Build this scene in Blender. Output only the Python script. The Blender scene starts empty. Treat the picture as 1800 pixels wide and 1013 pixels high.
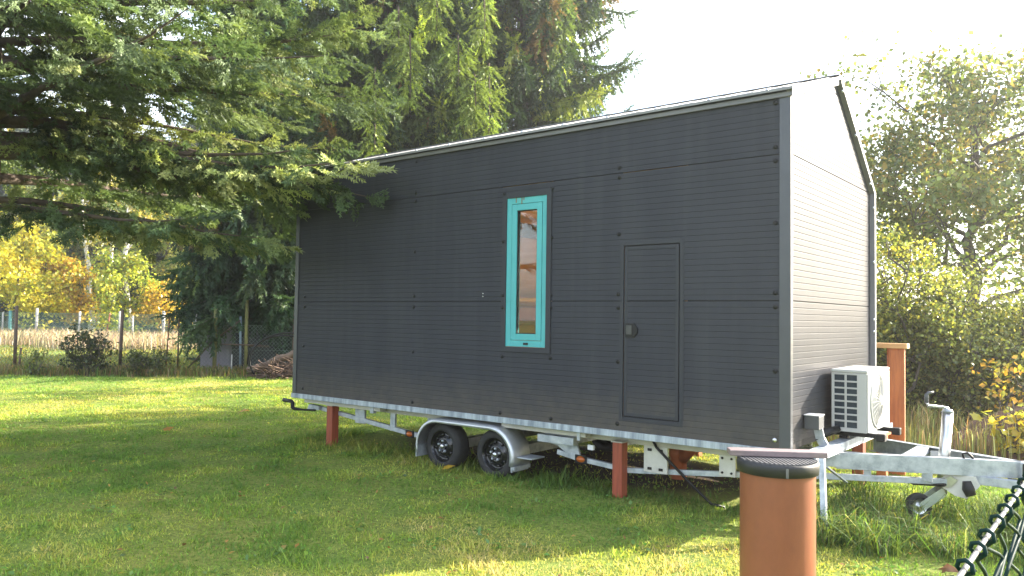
import bpy, math, random
import numpy as np
from mathutils import Vector, Matrix

SC = bpy.context.scene
COL = SC.collection
RNG = np.random.default_rng(7)
random.seed(7)

# ------------------------------------------------------------------ camera numbers
CAM = np.array([2.077, -6.0674, 1.5847])
YAW, PITCH, ROLL, FPX = 0.6713, 0.0383, 0.0144, 1374.82
_f = np.array([-math.sin(YAW) * math.cos(PITCH), math.cos(YAW) * math.cos(PITCH), math.sin(PITCH)])
_r0 = np.array([math.cos(YAW), math.sin(YAW), 0.0])
_u0 = np.cross(_r0, _f)
CR = math.cos(ROLL) * _r0 + math.sin(ROLL) * _u0
CU = -math.sin(ROLL) * _r0 + math.cos(ROLL) * _u0
CF = _f
FWD2 = np.array([CF[0], CF[1]]) / math.hypot(CF[0], CF[1])
SIDE2 = np.array([FWD2[1], -FWD2[0]])


def spot(px, D, z=0.0):
    """ground position D metres ahead of the viewpoint in the direction of picture column px"""
    d = CF + (px - 900) / FPX * CR
    p = CAM + d * D
    return np.array([p[0], p[1], z])


# ------------------------------------------------------------------ noise
def _hash(ix, iy, s):
    h = (ix * 374761393 + iy * 668265263 + s * 982451653) & 0xFFFFFFFF
    h = ((h ^ (h >> 13)) * 1274126177) & 0xFFFFFFFF
    return ((h ^ (h >> 16)) & 0xFFFF) / 65535.0


def vnoise(x, y, s=0):
    x = np.asarray(x, float); y = np.asarray(y, float)
    ix = np.floor(x).astype(np.int64); iy = np.floor(y).astype(np.int64)
    fx = x - ix; fy = y - iy
    fx = fx * fx * (3 - 2 * fx); fy = fy * fy * (3 - 2 * fy)
    a = _hash(ix, iy, s); b = _hash(ix + 1, iy, s); c = _hash(ix, iy + 1, s); d = _hash(ix + 1, iy + 1, s)
    return (a * (1 - fx) + b * fx) * (1 - fy) + (c * (1 - fx) + d * fx) * fy


def fbm(x, y, s=0, o=3):
    t = 0; a = .5; n = 0
    for k in range(o):
        t = t + a * vnoise(np.asarray(x) * 2 ** k, np.asarray(y) * 2 ** k, s + k); n += a; a *= .5
    return t / n


# ------------------------------------------------------------------ materials
MATS = {}


def mat(name, c1, c2=None, scale=8, rough=.5, metal=0, bump=0, bscale=None, stretch=(1, 1, 1), spec=.5, c3=None, contrast=(.35, .65), rvar=0):
    if name in MATS:
        return MATS[name]
    m = bpy.data.materials.new(name); m.use_nodes = True
    nt = m.node_tree; b = nt.nodes['Principled BSDF']
    b.inputs['Roughness'].default_value = rough; b.inputs['Metallic'].default_value = metal
    b.inputs['Specular IOR Level'].default_value = spec
    L = nt.links
    tc = nt.nodes.new('ShaderNodeTexCoord'); mp = nt.nodes.new('ShaderNodeMapping')
    mp.inputs['Scale'].default_value = stretch
    L.new(tc.outputs['Object'], mp.inputs['Vector'])
    n = nt.nodes.new('ShaderNodeTexNoise'); n.inputs['Scale'].default_value = scale; n.inputs['Detail'].default_value = 6
    n.inputs['Roughness'].default_value = .65
    L.new(mp.outputs[0], n.inputs['Vector'])
    r = nt.nodes.new('ShaderNodeValToRGB')
    r.color_ramp.elements[0].position = contrast[0]; r.color_ramp.elements[1].position = contrast[1]
    r.color_ramp.elements[0].color = (*c1, 1); r.color_ramp.elements[1].color = (*(c2 or [v * .85 for v in c1]), 1)
    if c3:
        e = r.color_ramp.elements.new(.5); e.color = (*c3, 1)
    L.new(n.outputs['Fac'], r.inputs['Fac']); L.new(r.outputs['Color'], b.inputs['Base Color'])
    if rvar:
        mr = nt.nodes.new('ShaderNodeMapRange'); mr.inputs['To Min'].default_value = rough - rvar; mr.inputs['To Max'].default_value = rough + rvar
        L.new(n.outputs['Fac'], mr.inputs['Value']); L.new(mr.outputs[0], b.inputs['Roughness'])
    if bump:
        n2 = nt.nodes.new('ShaderNodeTexNoise'); n2.inputs['Scale'].default_value = bscale or scale * 3; n2.inputs['Detail'].default_value = 5
        L.new(mp.outputs[0], n2.inputs['Vector'])
        bp = nt.nodes.new('ShaderNodeBump'); bp.inputs['Strength'].default_value = bump; bp.inputs['Distance'].default_value = .01
        L.new(n2.outputs['Fac'], bp.inputs['Height']); L.new(bp.outputs[0], b.inputs['Normal'])
    MATS[name] = m
    return m


def leafmat(name, trans=.4, gloss=.06, rough=.45, warm=(1.15, 1.1, .6)):
    if name in MATS:
        return MATS[name]
    m = bpy.data.materials.new(name); m.use_nodes = True
    nt = m.node_tree; L = nt.links; nt.nodes.remove(nt.nodes['Principled BSDF'])
    out = nt.nodes['Material Output']
    at = nt.nodes.new('ShaderNodeAttribute'); at.attribute_name = 'tint'
    d = nt.nodes.new('ShaderNodeBsdfDiffuse'); t = nt.nodes.new('ShaderNodeBsdfTranslucent')
    g = nt.nodes.new('ShaderNodeBsdfGlossy'); g.inputs['Roughness'].default_value = rough
    g.inputs['Color'].default_value = (.8, .85, .8, 1)
    mx = nt.nodes.new('ShaderNodeMix'); mx.data_type = 'RGBA'; mx.blend_type = 'MULTIPLY'; mx.inputs['Factor'].default_value = 1
    mx.inputs[7].default_value = (*warm, 1)
    L.new(at.outputs['Color'], mx.inputs[6]); L.new(mx.outputs[2], t.inputs['Color'])
    L.new(at.outputs['Color'], d.inputs['Color'])
    m1 = nt.nodes.new('ShaderNodeMixShader'); m1.inputs[0].default_value = trans
    m2 = nt.nodes.new('ShaderNodeMixShader'); m2.inputs[0].default_value = gloss
    L.new(d.outputs[0], m1.inputs[1]); L.new(t.outputs[0], m1.inputs[2])
    L.new(m1.outputs[0], m2.inputs[1]); L.new(g.outputs[0], m2.inputs[2]); L.new(m2.outputs[0], out.inputs['Surface'])
    MATS[name] = m
    return m


def glassmat(name, tint=(.9, .95, .95)):
    m = bpy.data.materials.new(name); m.use_nodes = True
    nt = m.node_tree; L = nt.links; nt.nodes.remove(nt.nodes['Principled BSDF'])
    t = nt.nodes.new('ShaderNodeBsdfTransparent'); t.inputs['Color'].default_value = (*tint, 1)
    g = nt.nodes.new('ShaderNodeBsdfGlossy'); g.inputs['Roughness'].default_value = .01
    fr = nt.nodes.new('ShaderNodeFresnel'); fr.inputs['IOR'].default_value = 1.45
    mx = nt.nodes.new('ShaderNodeMixShader')
    L.new(fr.outputs[0], mx.inputs[0]); L.new(t.outputs[0], mx.inputs[1]); L.new(g.outputs[0], mx.inputs[2])
    L.new(mx.outputs[0], nt.nodes['Material Output'].inputs['Surface'])
    return m


M_PANEL = mat('anthracite_panel', (.036, .038, .046), (.043, .045, .054), scale=1.6, rough=.34, bump=.02, bscale=60, rvar=.05, spec=.07, stretch=(2.2, 2.2, .45))
def wavy(m, scale=1.1, dist=.02, strength=.10):
    nt = m.node_tree; b = nt.nodes['Principled BSDF']; L = nt.links
    tc = nt.nodes.new('ShaderNodeTexCoord'); n = nt.nodes.new('ShaderNodeTexNoise'); n.inputs['Scale'].default_value = scale; n.inputs['Detail'].default_value = 1.5
    L.new(tc.outputs['Object'], n.inputs['Vector'])
    bp = nt.nodes.new('ShaderNodeBump'); bp.inputs['Strength'].default_value = strength; bp.inputs['Distance'].default_value = dist
    L.new(n.outputs['Fac'], bp.inputs['Height'])
    old = b.inputs['Normal'].links
    if old: L.new(old[0].from_socket, bp.inputs['Normal'])
    L.new(bp.outputs[0], b.inputs['Normal'])


wavy(M_PANEL, 1.3, .03, .25)


def weather(m):
    """dust splashed on the foot of the wall and faint run-off streaks"""
    nt = m.node_tree; b = nt.nodes['Principled BSDF']; L = nt.links; src = b.inputs['Base Color'].links[0].from_socket
    tc = nt.nodes.new('ShaderNodeTexCoord'); sp = nt.nodes.new('ShaderNodeSeparateXYZ'); L.new(tc.outputs['Object'], sp.inputs[0])
    mp = nt.nodes.new('ShaderNodeMapping'); mp.inputs['Scale'].default_value = (7, 7, .35); L.new(tc.outputs['Object'], mp.inputs['Vector'])
    n = nt.nodes.new('ShaderNodeTexNoise'); n.inputs['Scale'].default_value = 1.6; n.inputs['Detail'].default_value = 6; L.new(mp.outputs[0], n.inputs['Vector'])
    r = nt.nodes.new('ShaderNodeValToRGB'); r.color_ramp.elements[0].position = .52; r.color_ramp.elements[1].position = .78
    r.color_ramp.elements[1].color = (.14, .14, .14, 1); L.new(n.outputs['Fac'], r.inputs['Fac'])
    m1 = nt.nodes.new('ShaderNodeMix'); m1.data_type = 'RGBA'; m1.inputs[7].default_value = (.095, .093, .09, 1)
    L.new(r.outputs['Color'], m1.inputs['Factor']); L.new(src, m1.inputs[6])
    n2 = nt.nodes.new('ShaderNodeTexNoise'); n2.inputs['Scale'].default_value = 9; n2.inputs['Detail'].default_value = 8; n2.inputs['Roughness'].default_value = .7; L.new(tc.outputs['Object'], n2.inputs['Vector'])
    mr = nt.nodes.new('ShaderNodeMapRange'); mr.inputs['From Min'].default_value = 1.15; mr.inputs['From Max'].default_value = .6; L.new(sp.outputs['Z'], mr.inputs['Value'])
    mu = nt.nodes.new('ShaderNodeMath'); mu.operation = 'MULTIPLY'; L.new(mr.outputs[0], mu.inputs[0]); L.new(n2.outputs['Fac'], mu.inputs[1])
    r2 = nt.nodes.new('ShaderNodeValToRGB'); r2.color_ramp.elements[0].position = .12; r2.color_ramp.elements[1].position = .62; r2.color_ramp.elements[1].color = (.6, .6, .6, 1)
    L.new(mu.outputs[0], r2.inputs['Fac'])
    m2 = nt.nodes.new('ShaderNodeMix'); m2.data_type = 'RGBA'; m2.inputs[7].default_value = (.115, .10, .08, 1)
    L.new(r2.outputs['Color'], m2.inputs['Factor']); L.new(m1.outputs[2], m2.inputs[6]); L.new(m2.outputs[2], b.inputs['Base Color'])


weather(M_PANEL)
M_TRIM = mat('anthracite_trim', (.046, .049, .060), (.055, .058, .070), scale=3, rough=.36)
M_TRIM2 = mat('hatch_trim', (.036, .038, .046), (.041, .043, .051), scale=3, rough=.4, spec=.15)
M_FASCIA = mat('eave_flashing', (.105, .104, .108), (.13, .128, .13), scale=4, rough=.4)
M_VERGE = mat('verge_flashing', (.15, .15, .165), (.18, .18, .195), scale=3, rough=.4)  # lightened beyond the other trims to imitate lens flare
M_ROOF = mat('roof_sheet', (.15, .15, .155), (.20, .20, .205), scale=4, rough=.42)
M_GALV = mat('galvanised_steel', (.50, .53, .56), (.27, .30, .33), scale=9, rough=.48, metal=.6, c3=(.40, .43, .47), bump=.05)
M_STREAK = mat('streaked_galvanised', (.45, .50, .55), (.20, .235, .28), scale=7, rough=.52, metal=.45, stretch=(1.9, 1.9, .2), contrast=(.38, .62))
M_BEAM = mat('pale_primed_beam', (.47, .45, .38), (.36, .35, .31), scale=5, rough=.6)
M_WHITE = mat('white_plate', (.55, .54, .48), (.42, .41, .37), scale=6, rough=.5)
M_TURQ = mat('turquoise_paint', (.055, .33, .35), (.066, .365, .385), scale=5, rough=.4)
M_BLACK = mat('black_plastic', (.006, .006, .007), (.011, .011, .012), scale=10, rough=.5, spec=.3)
M_DARK = mat('dark_gap', (.01, .01, .012), (.014, .014, .016), scale=5, rough=.8)
M_TYRE = mat('tyre_rubber', (.016, .016, .017), (.028, .027, .026), scale=20, rough=.8, bump=.1)
M_RIM = mat('black_rim_lacquer', (.008, .008, .009), (.012, .012, .012), scale=5, rough=.22)
M_STEEL = mat('bright_steel', (.62, .63, .65), (.5, .51, .53), scale=12, rough=.3, metal=1)
M_AMBER = mat('amber_lens', (.40, .10, .015), (.30, .07, .01), scale=8, rough=.2)
M_POST = mat('red_brown_painted_wood', (.30, .062, .026), (.20, .040, .018), scale=6, rough=.55, stretch=(6, 6, .6), bump=.15)
M_PVC = mat('orange_pvc', (.245, .076, .034), (.185, .055, .025), scale=5, rough=.42, bump=.05, bscale=40, stretch=(1, 1, .5), rvar=.08)
M_PVC2 = mat('weathered_orange_pvc', (.50, .14, .05), (.34, .09, .035), scale=6, rough=.5)
M_RIMLID = mat('black_lid_rim', (.012, .012, .013), (.02, .02, .021), scale=14, rough=.55, bump=.1)
M_LID = mat('grey_lid_ribs', (.13, .125, .125), (.08, .078, .08), scale=14, rough=.5, bump=.1)
M_PLANK = mat('mauve_plank', (.22, .165, .165), (.16, .12, .12), scale=5, rough=.6, stretch=(.6, 5, 5), bump=.1)
M_AC = mat('white_enamel', (.47, .465, .45), (.43, .425, .41), scale=2, rough=.38)
M_ACGR = mat('grille_enamel', (.36, .36, .35), (.32, .32, .31), scale=4, rough=.4)
M_ACDARK = mat('cooling_fins', (.016, .026, .04), (.03, .045, .06), scale=30, rough=.4, metal=.3)
M_GREYBOX = mat('grey_plastic_box', (.075, .078, .084), (.06, .062, .068), scale=4, rough=.5)
M_WOODO = mat('orange_stained_wood', (.48, .155, .045), (.33, .095, .03), scale=5, rough=.55, stretch=(7, 7, .7), bump=.15)
M_WOODL = mat('light_planed_wood', (.62, .36, .16), (.5, .27, .11), scale=5, rough=.6, stretch=(.7, .7, 7), bump=.1)
M_INT = mat('interior_plywood', (.62, .36, .18), (.54, .30, .14), scale=4, rough=.6, stretch=(.6, .6, 4))
M_INTD = mat('interior_dark_beam', (.16, .07, .035), (.11, .05, .025), scale=6, rough=.5)
M_YEL = mat('yellow_reflection', (.62, .45, .10), (.55, .38, .08), scale=4, rough=.5)  # this and the next colour paint a reflection seen in the window
M_LIL = mat('lilac_reflection', (.36, .28, .40), (.30, .23, .33), scale=6, rough=.9)
M_WIREG = mat('green_coated_wire', (.006, .022, .020), (.009, .030, .026), scale=30, rough=.55, spec=.12)
M_WIRES = mat('grey_tension_wire', (.115, .117, .12), (.08, .082, .085), scale=60, rough=.45, metal=.1)
M_WIREF = mat('faded_wire', (.24, .28, .25), (.16, .2, .17), scale=30, rough=.6)
M_WIREFG = mat('faded_green_wire', (.12, .24, .18), (.16, .28, .22), scale=30, rough=.6)
M_RUST = mat('rusty_post', (.12, .075, .05), (.06, .045, .035), scale=14, rough=.8, bump=.2)
M_RUSTR = mat('red_rusty_post', (.30, .12, .06), (.2, .08, .04), scale=14, rough=.8)
M_MOSS = mat('mossy_post', (.20, .19, .06), (.12, .12, .05), scale=12, rough=.9, bump=.2)
M_CONC = mat('pale_concrete_post', (.48, .47, .44), (.36, .35, .33), scale=12, rough=.85, bump=.15)
M_BLUEP = mat('blue_grey_post', (.16, .21, .25), (.11, .15, .18), scale=12, rough=.6)
M_TEALP = mat('teal_post', (.10, .30, .30), (.08, .24, .24), scale=8, rough=.6)
M_BOARD = mat('grey_mauve_board', (.34, .31, .36), (.27, .245, .29), scale=4, rough=.7, stretch=(3, 3, .7))
M_TARP = mat('black_tarp', (.012, .014, .016), (.02, .022, .025), scale=5, rough=.55, bump=.5, bscale=8)
M_LOG = mat('dead_log', (.17, .12, .085), (.09, .06, .045), scale=6, rough=.9, stretch=(1, 1, 1), bump=.4)
M_BRUSH = mat('brushwood_sticks', (.16, .10, .07), (.085, .055, .04), scale=9, rough=.9)
M_BARK = mat('spruce_bark', (.11, .080, .058), (.06, .045, .035), scale=10, rough=.95, bump=.5, stretch=(1, 1, .4))
M_BARKD = mat('oak_bark', (.10, .085, .07), (.055, .047, .04), scale=10, rough=.95, bump=.5)
M_BIRCH = mat('birch_bark', (.62, .60, .55), (.09, .08, .075), scale=3.2, rough=.8, stretch=(1, 1, 3.5), contrast=(.52, .66))
M_EARTH = mat('reddish_earth', (.16, .085, .055), (.09, .05, .035), scale=5, rough=.95, bump=.6)
M_PALE = mat('pale_painted_frame', (.62, .62, .62), (.54, .54, .55), scale=5, rough=.6)
M_BLUE = mat('blue_badge', (.05, .13, .4), (.05, .12, .35), scale=5, rough=.4)
M_GLASS = glassmat('window_glass')
M_GLASS2 = glassmat('greenhouse_glass', (.8, .86, .88))
M_NEEDLE = leafmat('spruce_needles', trans=.30, gloss=.02, rough=.45, warm=(1.15, 1.2, .65))
M_LEAF = leafmat('broad_leaves', trans=.5, gloss=.035, rough=.35)
M_GRASS = leafmat('grass_blades', trans=.5, gloss=.025, rough=.5, warm=(1.25, 1.1, .55))
M_STALK = leafmat('dry_stalks', trans=.35, gloss=.03, rough=.5, warm=(1.1, 1.0, .75))

# ------------------------------------------------------------------ object helpers
ORG = {}


def thing(name, label, cat, loc=(0, 0, 0), group=None):
    o = bpy.data.objects.new(name, None); COL.objects.link(o)
    o.location = loc; o.empty_display_size = .3
    ORG[o] = np.array(loc, float)
    return tag(o, label, cat, group)


def tag(o, label=None, cat=None, group=None, kind=None):
    if label: o['label'] = label
    if cat: o['category'] = cat
    if group: o['group'] = group
    if kind: o['kind'] = kind
    return o


def link(name, me, m, parent=None):
    o = bpy.data.objects.new(name, me); COL.objects.link(o)
    if m: me.materials.append(m)
    ORG[o] = np.zeros(3)
    if parent is not None:
        o.parent = parent
        ORG[o] = ORG[parent]
    return o


class MB:
    def __init__(s):
        s.v = []; s.f = []; s.sm = []

    def add(s, vs, fs, smooth=False):
        n = len(s.v)
        s.v.extend([tuple(map(float, p)) for p in vs]); s.f.extend([tuple(i + n for i in f) for f in fs])
        s.sm.extend([smooth] * len(fs)); return s

    def box(s, x0, x1, y0, y1, z0, z1):
        return s.add([(x0, y0, z0), (x1, y0, z0), (x1, y1, z0), (x0, y1, z0), (x0, y0, z1), (x1, y0, z1), (x1, y1, z1), (x0, y1, z1)],
                     [(0, 3, 2, 1), (4, 5, 6, 7), (0, 1, 5, 4), (1, 2, 6, 5), (2, 3, 7, 6), (3, 0, 4, 7)])

    def bar(s, p, q, w, h, up=(0, 0, 1)):
        p = Vector(p); q = Vector(q); d = (q - p).normalized(); up = Vector(up)
        a = d.cross(up)
        if a.length < 1e-4: a = d.cross(Vector((1, 0, 0)))
        a.normalize(); b = a.cross(d).normalized()
        vs = []
        for c in (p, q):
            for sx, sy in ((-1, -1), (1, -1), (1, 1), (-1, 1)):
                vs.append(c + a * (sx * w / 2) + b * (sy * h / 2))
        return s.add(vs, [(3, 2, 1, 0), (4, 5, 6, 7), (0, 1, 5, 4), (1, 2, 6, 5), (2, 3, 7, 6), (3, 0, 4, 7)])

    def tube(s, pts, rad, n=8, cap=True, smooth=True):
        pts = [Vector(p) for p in pts]; k = len(pts)
        if not hasattr(rad, '__len__'): rad = [rad] * k
        vs = []; prev = None
        for i, p in enumerate(pts):
            t = (pts[min(i + 1, k - 1)] - pts[max(i - 1, 0)])
            if t.length < 1e-9: t = Vector((0, 0, 1))
            t.normalize()
            if prev is None:
                a = t.cross(Vector((0, 0, 1)))
                if a.length < .05: a = t.cross(Vector((1, 0, 0)))
            else:
                a = prev - t * prev.dot(t)
                if a.length < 1e-5: a = t.orthogonal()
            a.normalize(); prev = a; b = t.cross(a)
            for j in range(n):
                w = 2 * math.pi * j / n
                vs.append(p + (a * math.cos(w) + b * math.sin(w)) * rad[i])
        fs = []
        for i in range(k - 1):
            for j in range(n):
                fs.append((i * n + j, i * n + (j + 1) % n, (i + 1) * n + (j + 1) % n, (i + 1) * n + j))
        s.add(vs, fs, smooth)
        if cap:
            m = len(s.v) - len(vs)
            s.f.append(tuple(m + j for j in reversed(range(n)))); s.sm.append(False)
            s.f.append(tuple(m + (k - 1) * n + j for j in range(n))); s.sm.append(False)
        return s

    def lathe(s, prof, c, axis='z', n=24, smooth=True, close=False):
        """prof: (radius, height along the axis)"""
        vs = []; fs = []; k = len(prof)
        for r, h in prof:
            for j in range(n):
                w = 2 * math.pi * j / n; a = r * math.cos(w); b = r * math.sin(w)
                vs.append({'z': (c[0] + a, c[1] + b, c[2] + h), 'y': (c[0] + a, c[1] + h, c[2] + b), 'x': (c[0] + h, c[1] + a, c[2] + b)}[axis])
        rng = range(k) if close else range(k - 1)
        for i in rng:
            i2 = (i + 1) % k
            for j in range(n):
                fs.append((i * n + j, i * n + (j + 1) % n, i2 * n + (j + 1) % n, i2 * n + j))
        return s.add(vs, fs, smooth)

    def prism(s, poly, a, b, axis='y'):
        """poly in the two other axes, in order; extruded from a to b"""
        def P(u, v, w):
            return {'y': (u, w, v), 'x': (w, u, v), 'z': (u, v, w)}[axis]
        n = len(poly)
        vs = [P(u, v, a) for u, v in poly] + [P(u, v, b) for u, v in poly]
        fs = [tuple(range(n - 1, -1, -1)), tuple(range(n, 2 * n))] + [(i, (i + 1) % n, (i + 1) % n + n, i + n) for i in range(n)]
        return s.add(vs, fs)

    def build(s, name, m, parent=None, bevel=0, fix=True):
        me = bpy.data.meshes.new(name)
        off = ORG[parent] if parent is not None else np.zeros(3)
        v = np.array(s.v, float) - off
        me.from_pydata([tuple(p) for p in v], [], s.f)
        me.polygons.foreach_set('use_smooth', s.sm)
        me.update()
        if fix:
            import bmesh
            bm = bmesh.new(); bm.from_mesh(me); bmesh.ops.recalc_face_normals(bm, faces=bm.faces); bm.to_mesh(me); bm.free()
        o = link(name, me, m, parent)
        if bevel:
            md = o.modifiers.new('bevel', 'BEVEL'); md.width = bevel; md.segments = 2; md.limit_method = 'ANGLE'
        return o


def tri_mesh(name, V, T, tint, m, parent=None):
    """V (n,3) world points, T (k,3) triangles, tint (n,3)"""
    me = bpy.data.meshes.new(name)
    off = ORG[parent] if parent is not None else np.zeros(3)
    V = (V - off).astype(np.float32); T = T.astype(np.int32)
    me.vertices.add(len(V)); me.vertices.foreach_set('co', V.ravel())
    me.loops.add(T.size); me.loops.foreach_set('vertex_index', T.ravel())
    me.polygons.add(len(T)); me.polygons.foreach_set('loop_start', np.arange(0, T.size, 3, dtype=np.int32))
    me.update(calc_edges=True)
    if tint is not None:
        a = me.attributes.new('tint', 'FLOAT_COLOR', 'POINT')
        c = np.ones((len(V), 4), np.float32); c[:, :3] = np.clip(tint, 0, 1)
        a.data.foreach_set('color', c.ravel())
    return link(name, me, m, parent)


def norm(a):
    return a / np.maximum(np.linalg.norm(a, axis=-1, keepdims=True), 1e-9)


def scatter(proto, P, X, Z, S, tint, jitter=0.0, ptint=None):
    """copies of a small triangle soup proto=(V,T), x axis along X, z near Z; returns V, T, per-vertex tint"""
    pv, pt = proto
    P = np.asarray(P, float); X = norm(np.asarray(X, float)); Z = np.asarray(Z, float)
    Y = norm(np.cross(Z, X)); Z = np.cross(X, Y)
    S = np.asarray(S, float)
    if S.ndim == 1: S = np.stack([S, S, S], 1)
    L = pv[None] * S[:, None, :]
    W = P[:, None] + L[..., 0:1] * X[:, None] + L[..., 1:2] * Y[:, None] + L[..., 2:3] * Z[:, None]
    n, k = len(P), len(pv)
    T = (pt[None] + (np.arange(n) * k)[:, None, None]).reshape(-1, 3)
    C = np.repeat(np.asarray(tint)[:, None], k, 1)
    if ptint is not None: C = C * ptint[None]
    return W.reshape(-1, 3), T, C.reshape(-1, 3)


def palette(rng, n, cols, weights, jit=.2):
    cols = np.array(cols); w = np.array(weights, float); w /= w.sum()
    c = cols[rng.choice(len(cols), n, p=w)]
    return c * np.exp(rng.normal(0, jit, (n, 1))) * np.exp(rng.normal(0, jit * .4, (n, 3)))


# ------------------------------------------------------------------ foliage prototypes
def proto_spray(seed=3):
    """flat spruce spray, unit long: an axis and side shoots, set with needle triangles"""
    rng = np.random.default_rng(seed); V = []; T = []

    def shoot(p, a, l, n, nl, w):
        d = norm(np.array([math.cos(a), math.sin(a), rng.normal(-.12, .16) if l < .9 else 0.0])); s = norm(np.array([-d[1], d[0], 0]))
        for k in range(n):
            b = p + d * l * (k + .2) / n
            for sg in (-1, 1):
                tip = b + d * nl * .7 + s * sg * nl * .75 + np.array([0, 0, rng.uniform(-1, 1) * nl])
                i = len(V); V.extend([b - d * w / 2, b + d * w / 2, tip]); T.append((i, i + 1, i + 2))
        i = len(V); e = p + d * (l + nl); V.extend([p + d * l - s * w * .5, p + d * l + s * w * .5, e]); T.append((i, i + 1, i + 2))

    shoot(np.zeros(3), 0, .95, 11, .10, .07)
    for k, (x, l) in enumerate(((.12, .42), (.28, .46), (.45, .40), (.62, .30), (.78, .18))):
        for sg in (-1, 1):
            shoot(np.array([x, 0, 0]), sg * (.62 + .12 * rng.normal()), l, 6, .09, .07)
    return np.array(V), np.array(T)


def proto_strand():
    """hanging spruce strand, unit long along x"""
    rng = np.random.default_rng(5); V = []; T = []
    for k in range(11):
        x = k / 11; w = .20 * (1 - .55 * x)
        for j in range(2):
            a = rng.uniform(0, 2 * math.pi) if j == 0 else a + math.pi + rng.normal(0, .5)
            s = np.array([0, math.cos(a), math.sin(a)])
            tip = np.array([x + .16, 0, 0]) + s * w * rng.uniform(.6, 1.1)
            i = len(V); V.extend([np.array([x - .015, 0, 0]), np.array([x + .11, 0, 0]), tip]); T.append((i, i + 1, i + 2))
    return np.array(V), np.array(T)


def proto_leaf():
    """pointed folded leaf, unit long"""
    V = np.array([(0, 0, 0), (.45, .32, .10), (1, 0, -.05), (.45, -.32, .10), (.5, 0, 0)])
    return V, np.array([(0, 4, 1), (4, 2, 1), (0, 3, 4), (4, 3, 2)])


def proto_leaf2():
    V = np.array([(0, 0, 0), (.5, .36, .08), (1, 0, -.04), (.5, -.36, .08)])
    return V, np.array([(0, 2, 1), (0, 3, 2)])


def proto_lobed():
    """lobed maple-like leaf, unit wide"""
    pts = [(0, 0), (.15, .30), (.05, .52), (.38, .42), (.52, .62), (.66, .34), (1, 0), (.66, -.34), (.52, -.62), (.38, -.42), (.05, -.52), (.15, -.30)]
    V = np.array([(.4, 0, .05)] + [(a, b, -.10 * abs(b)) for a, b in pts])
    n = len(pts)
    return V, np.array([(0, 1 + i, 1 + (i + 1) % n) for i in range(n)])


SPRAYS = [proto_spray(k) for k in (3, 4, 8)]
STRAND, LEAF, LEAF2, LOBED = proto_strand(), proto_leaf(), proto_leaf2(), proto_lobed()


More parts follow.
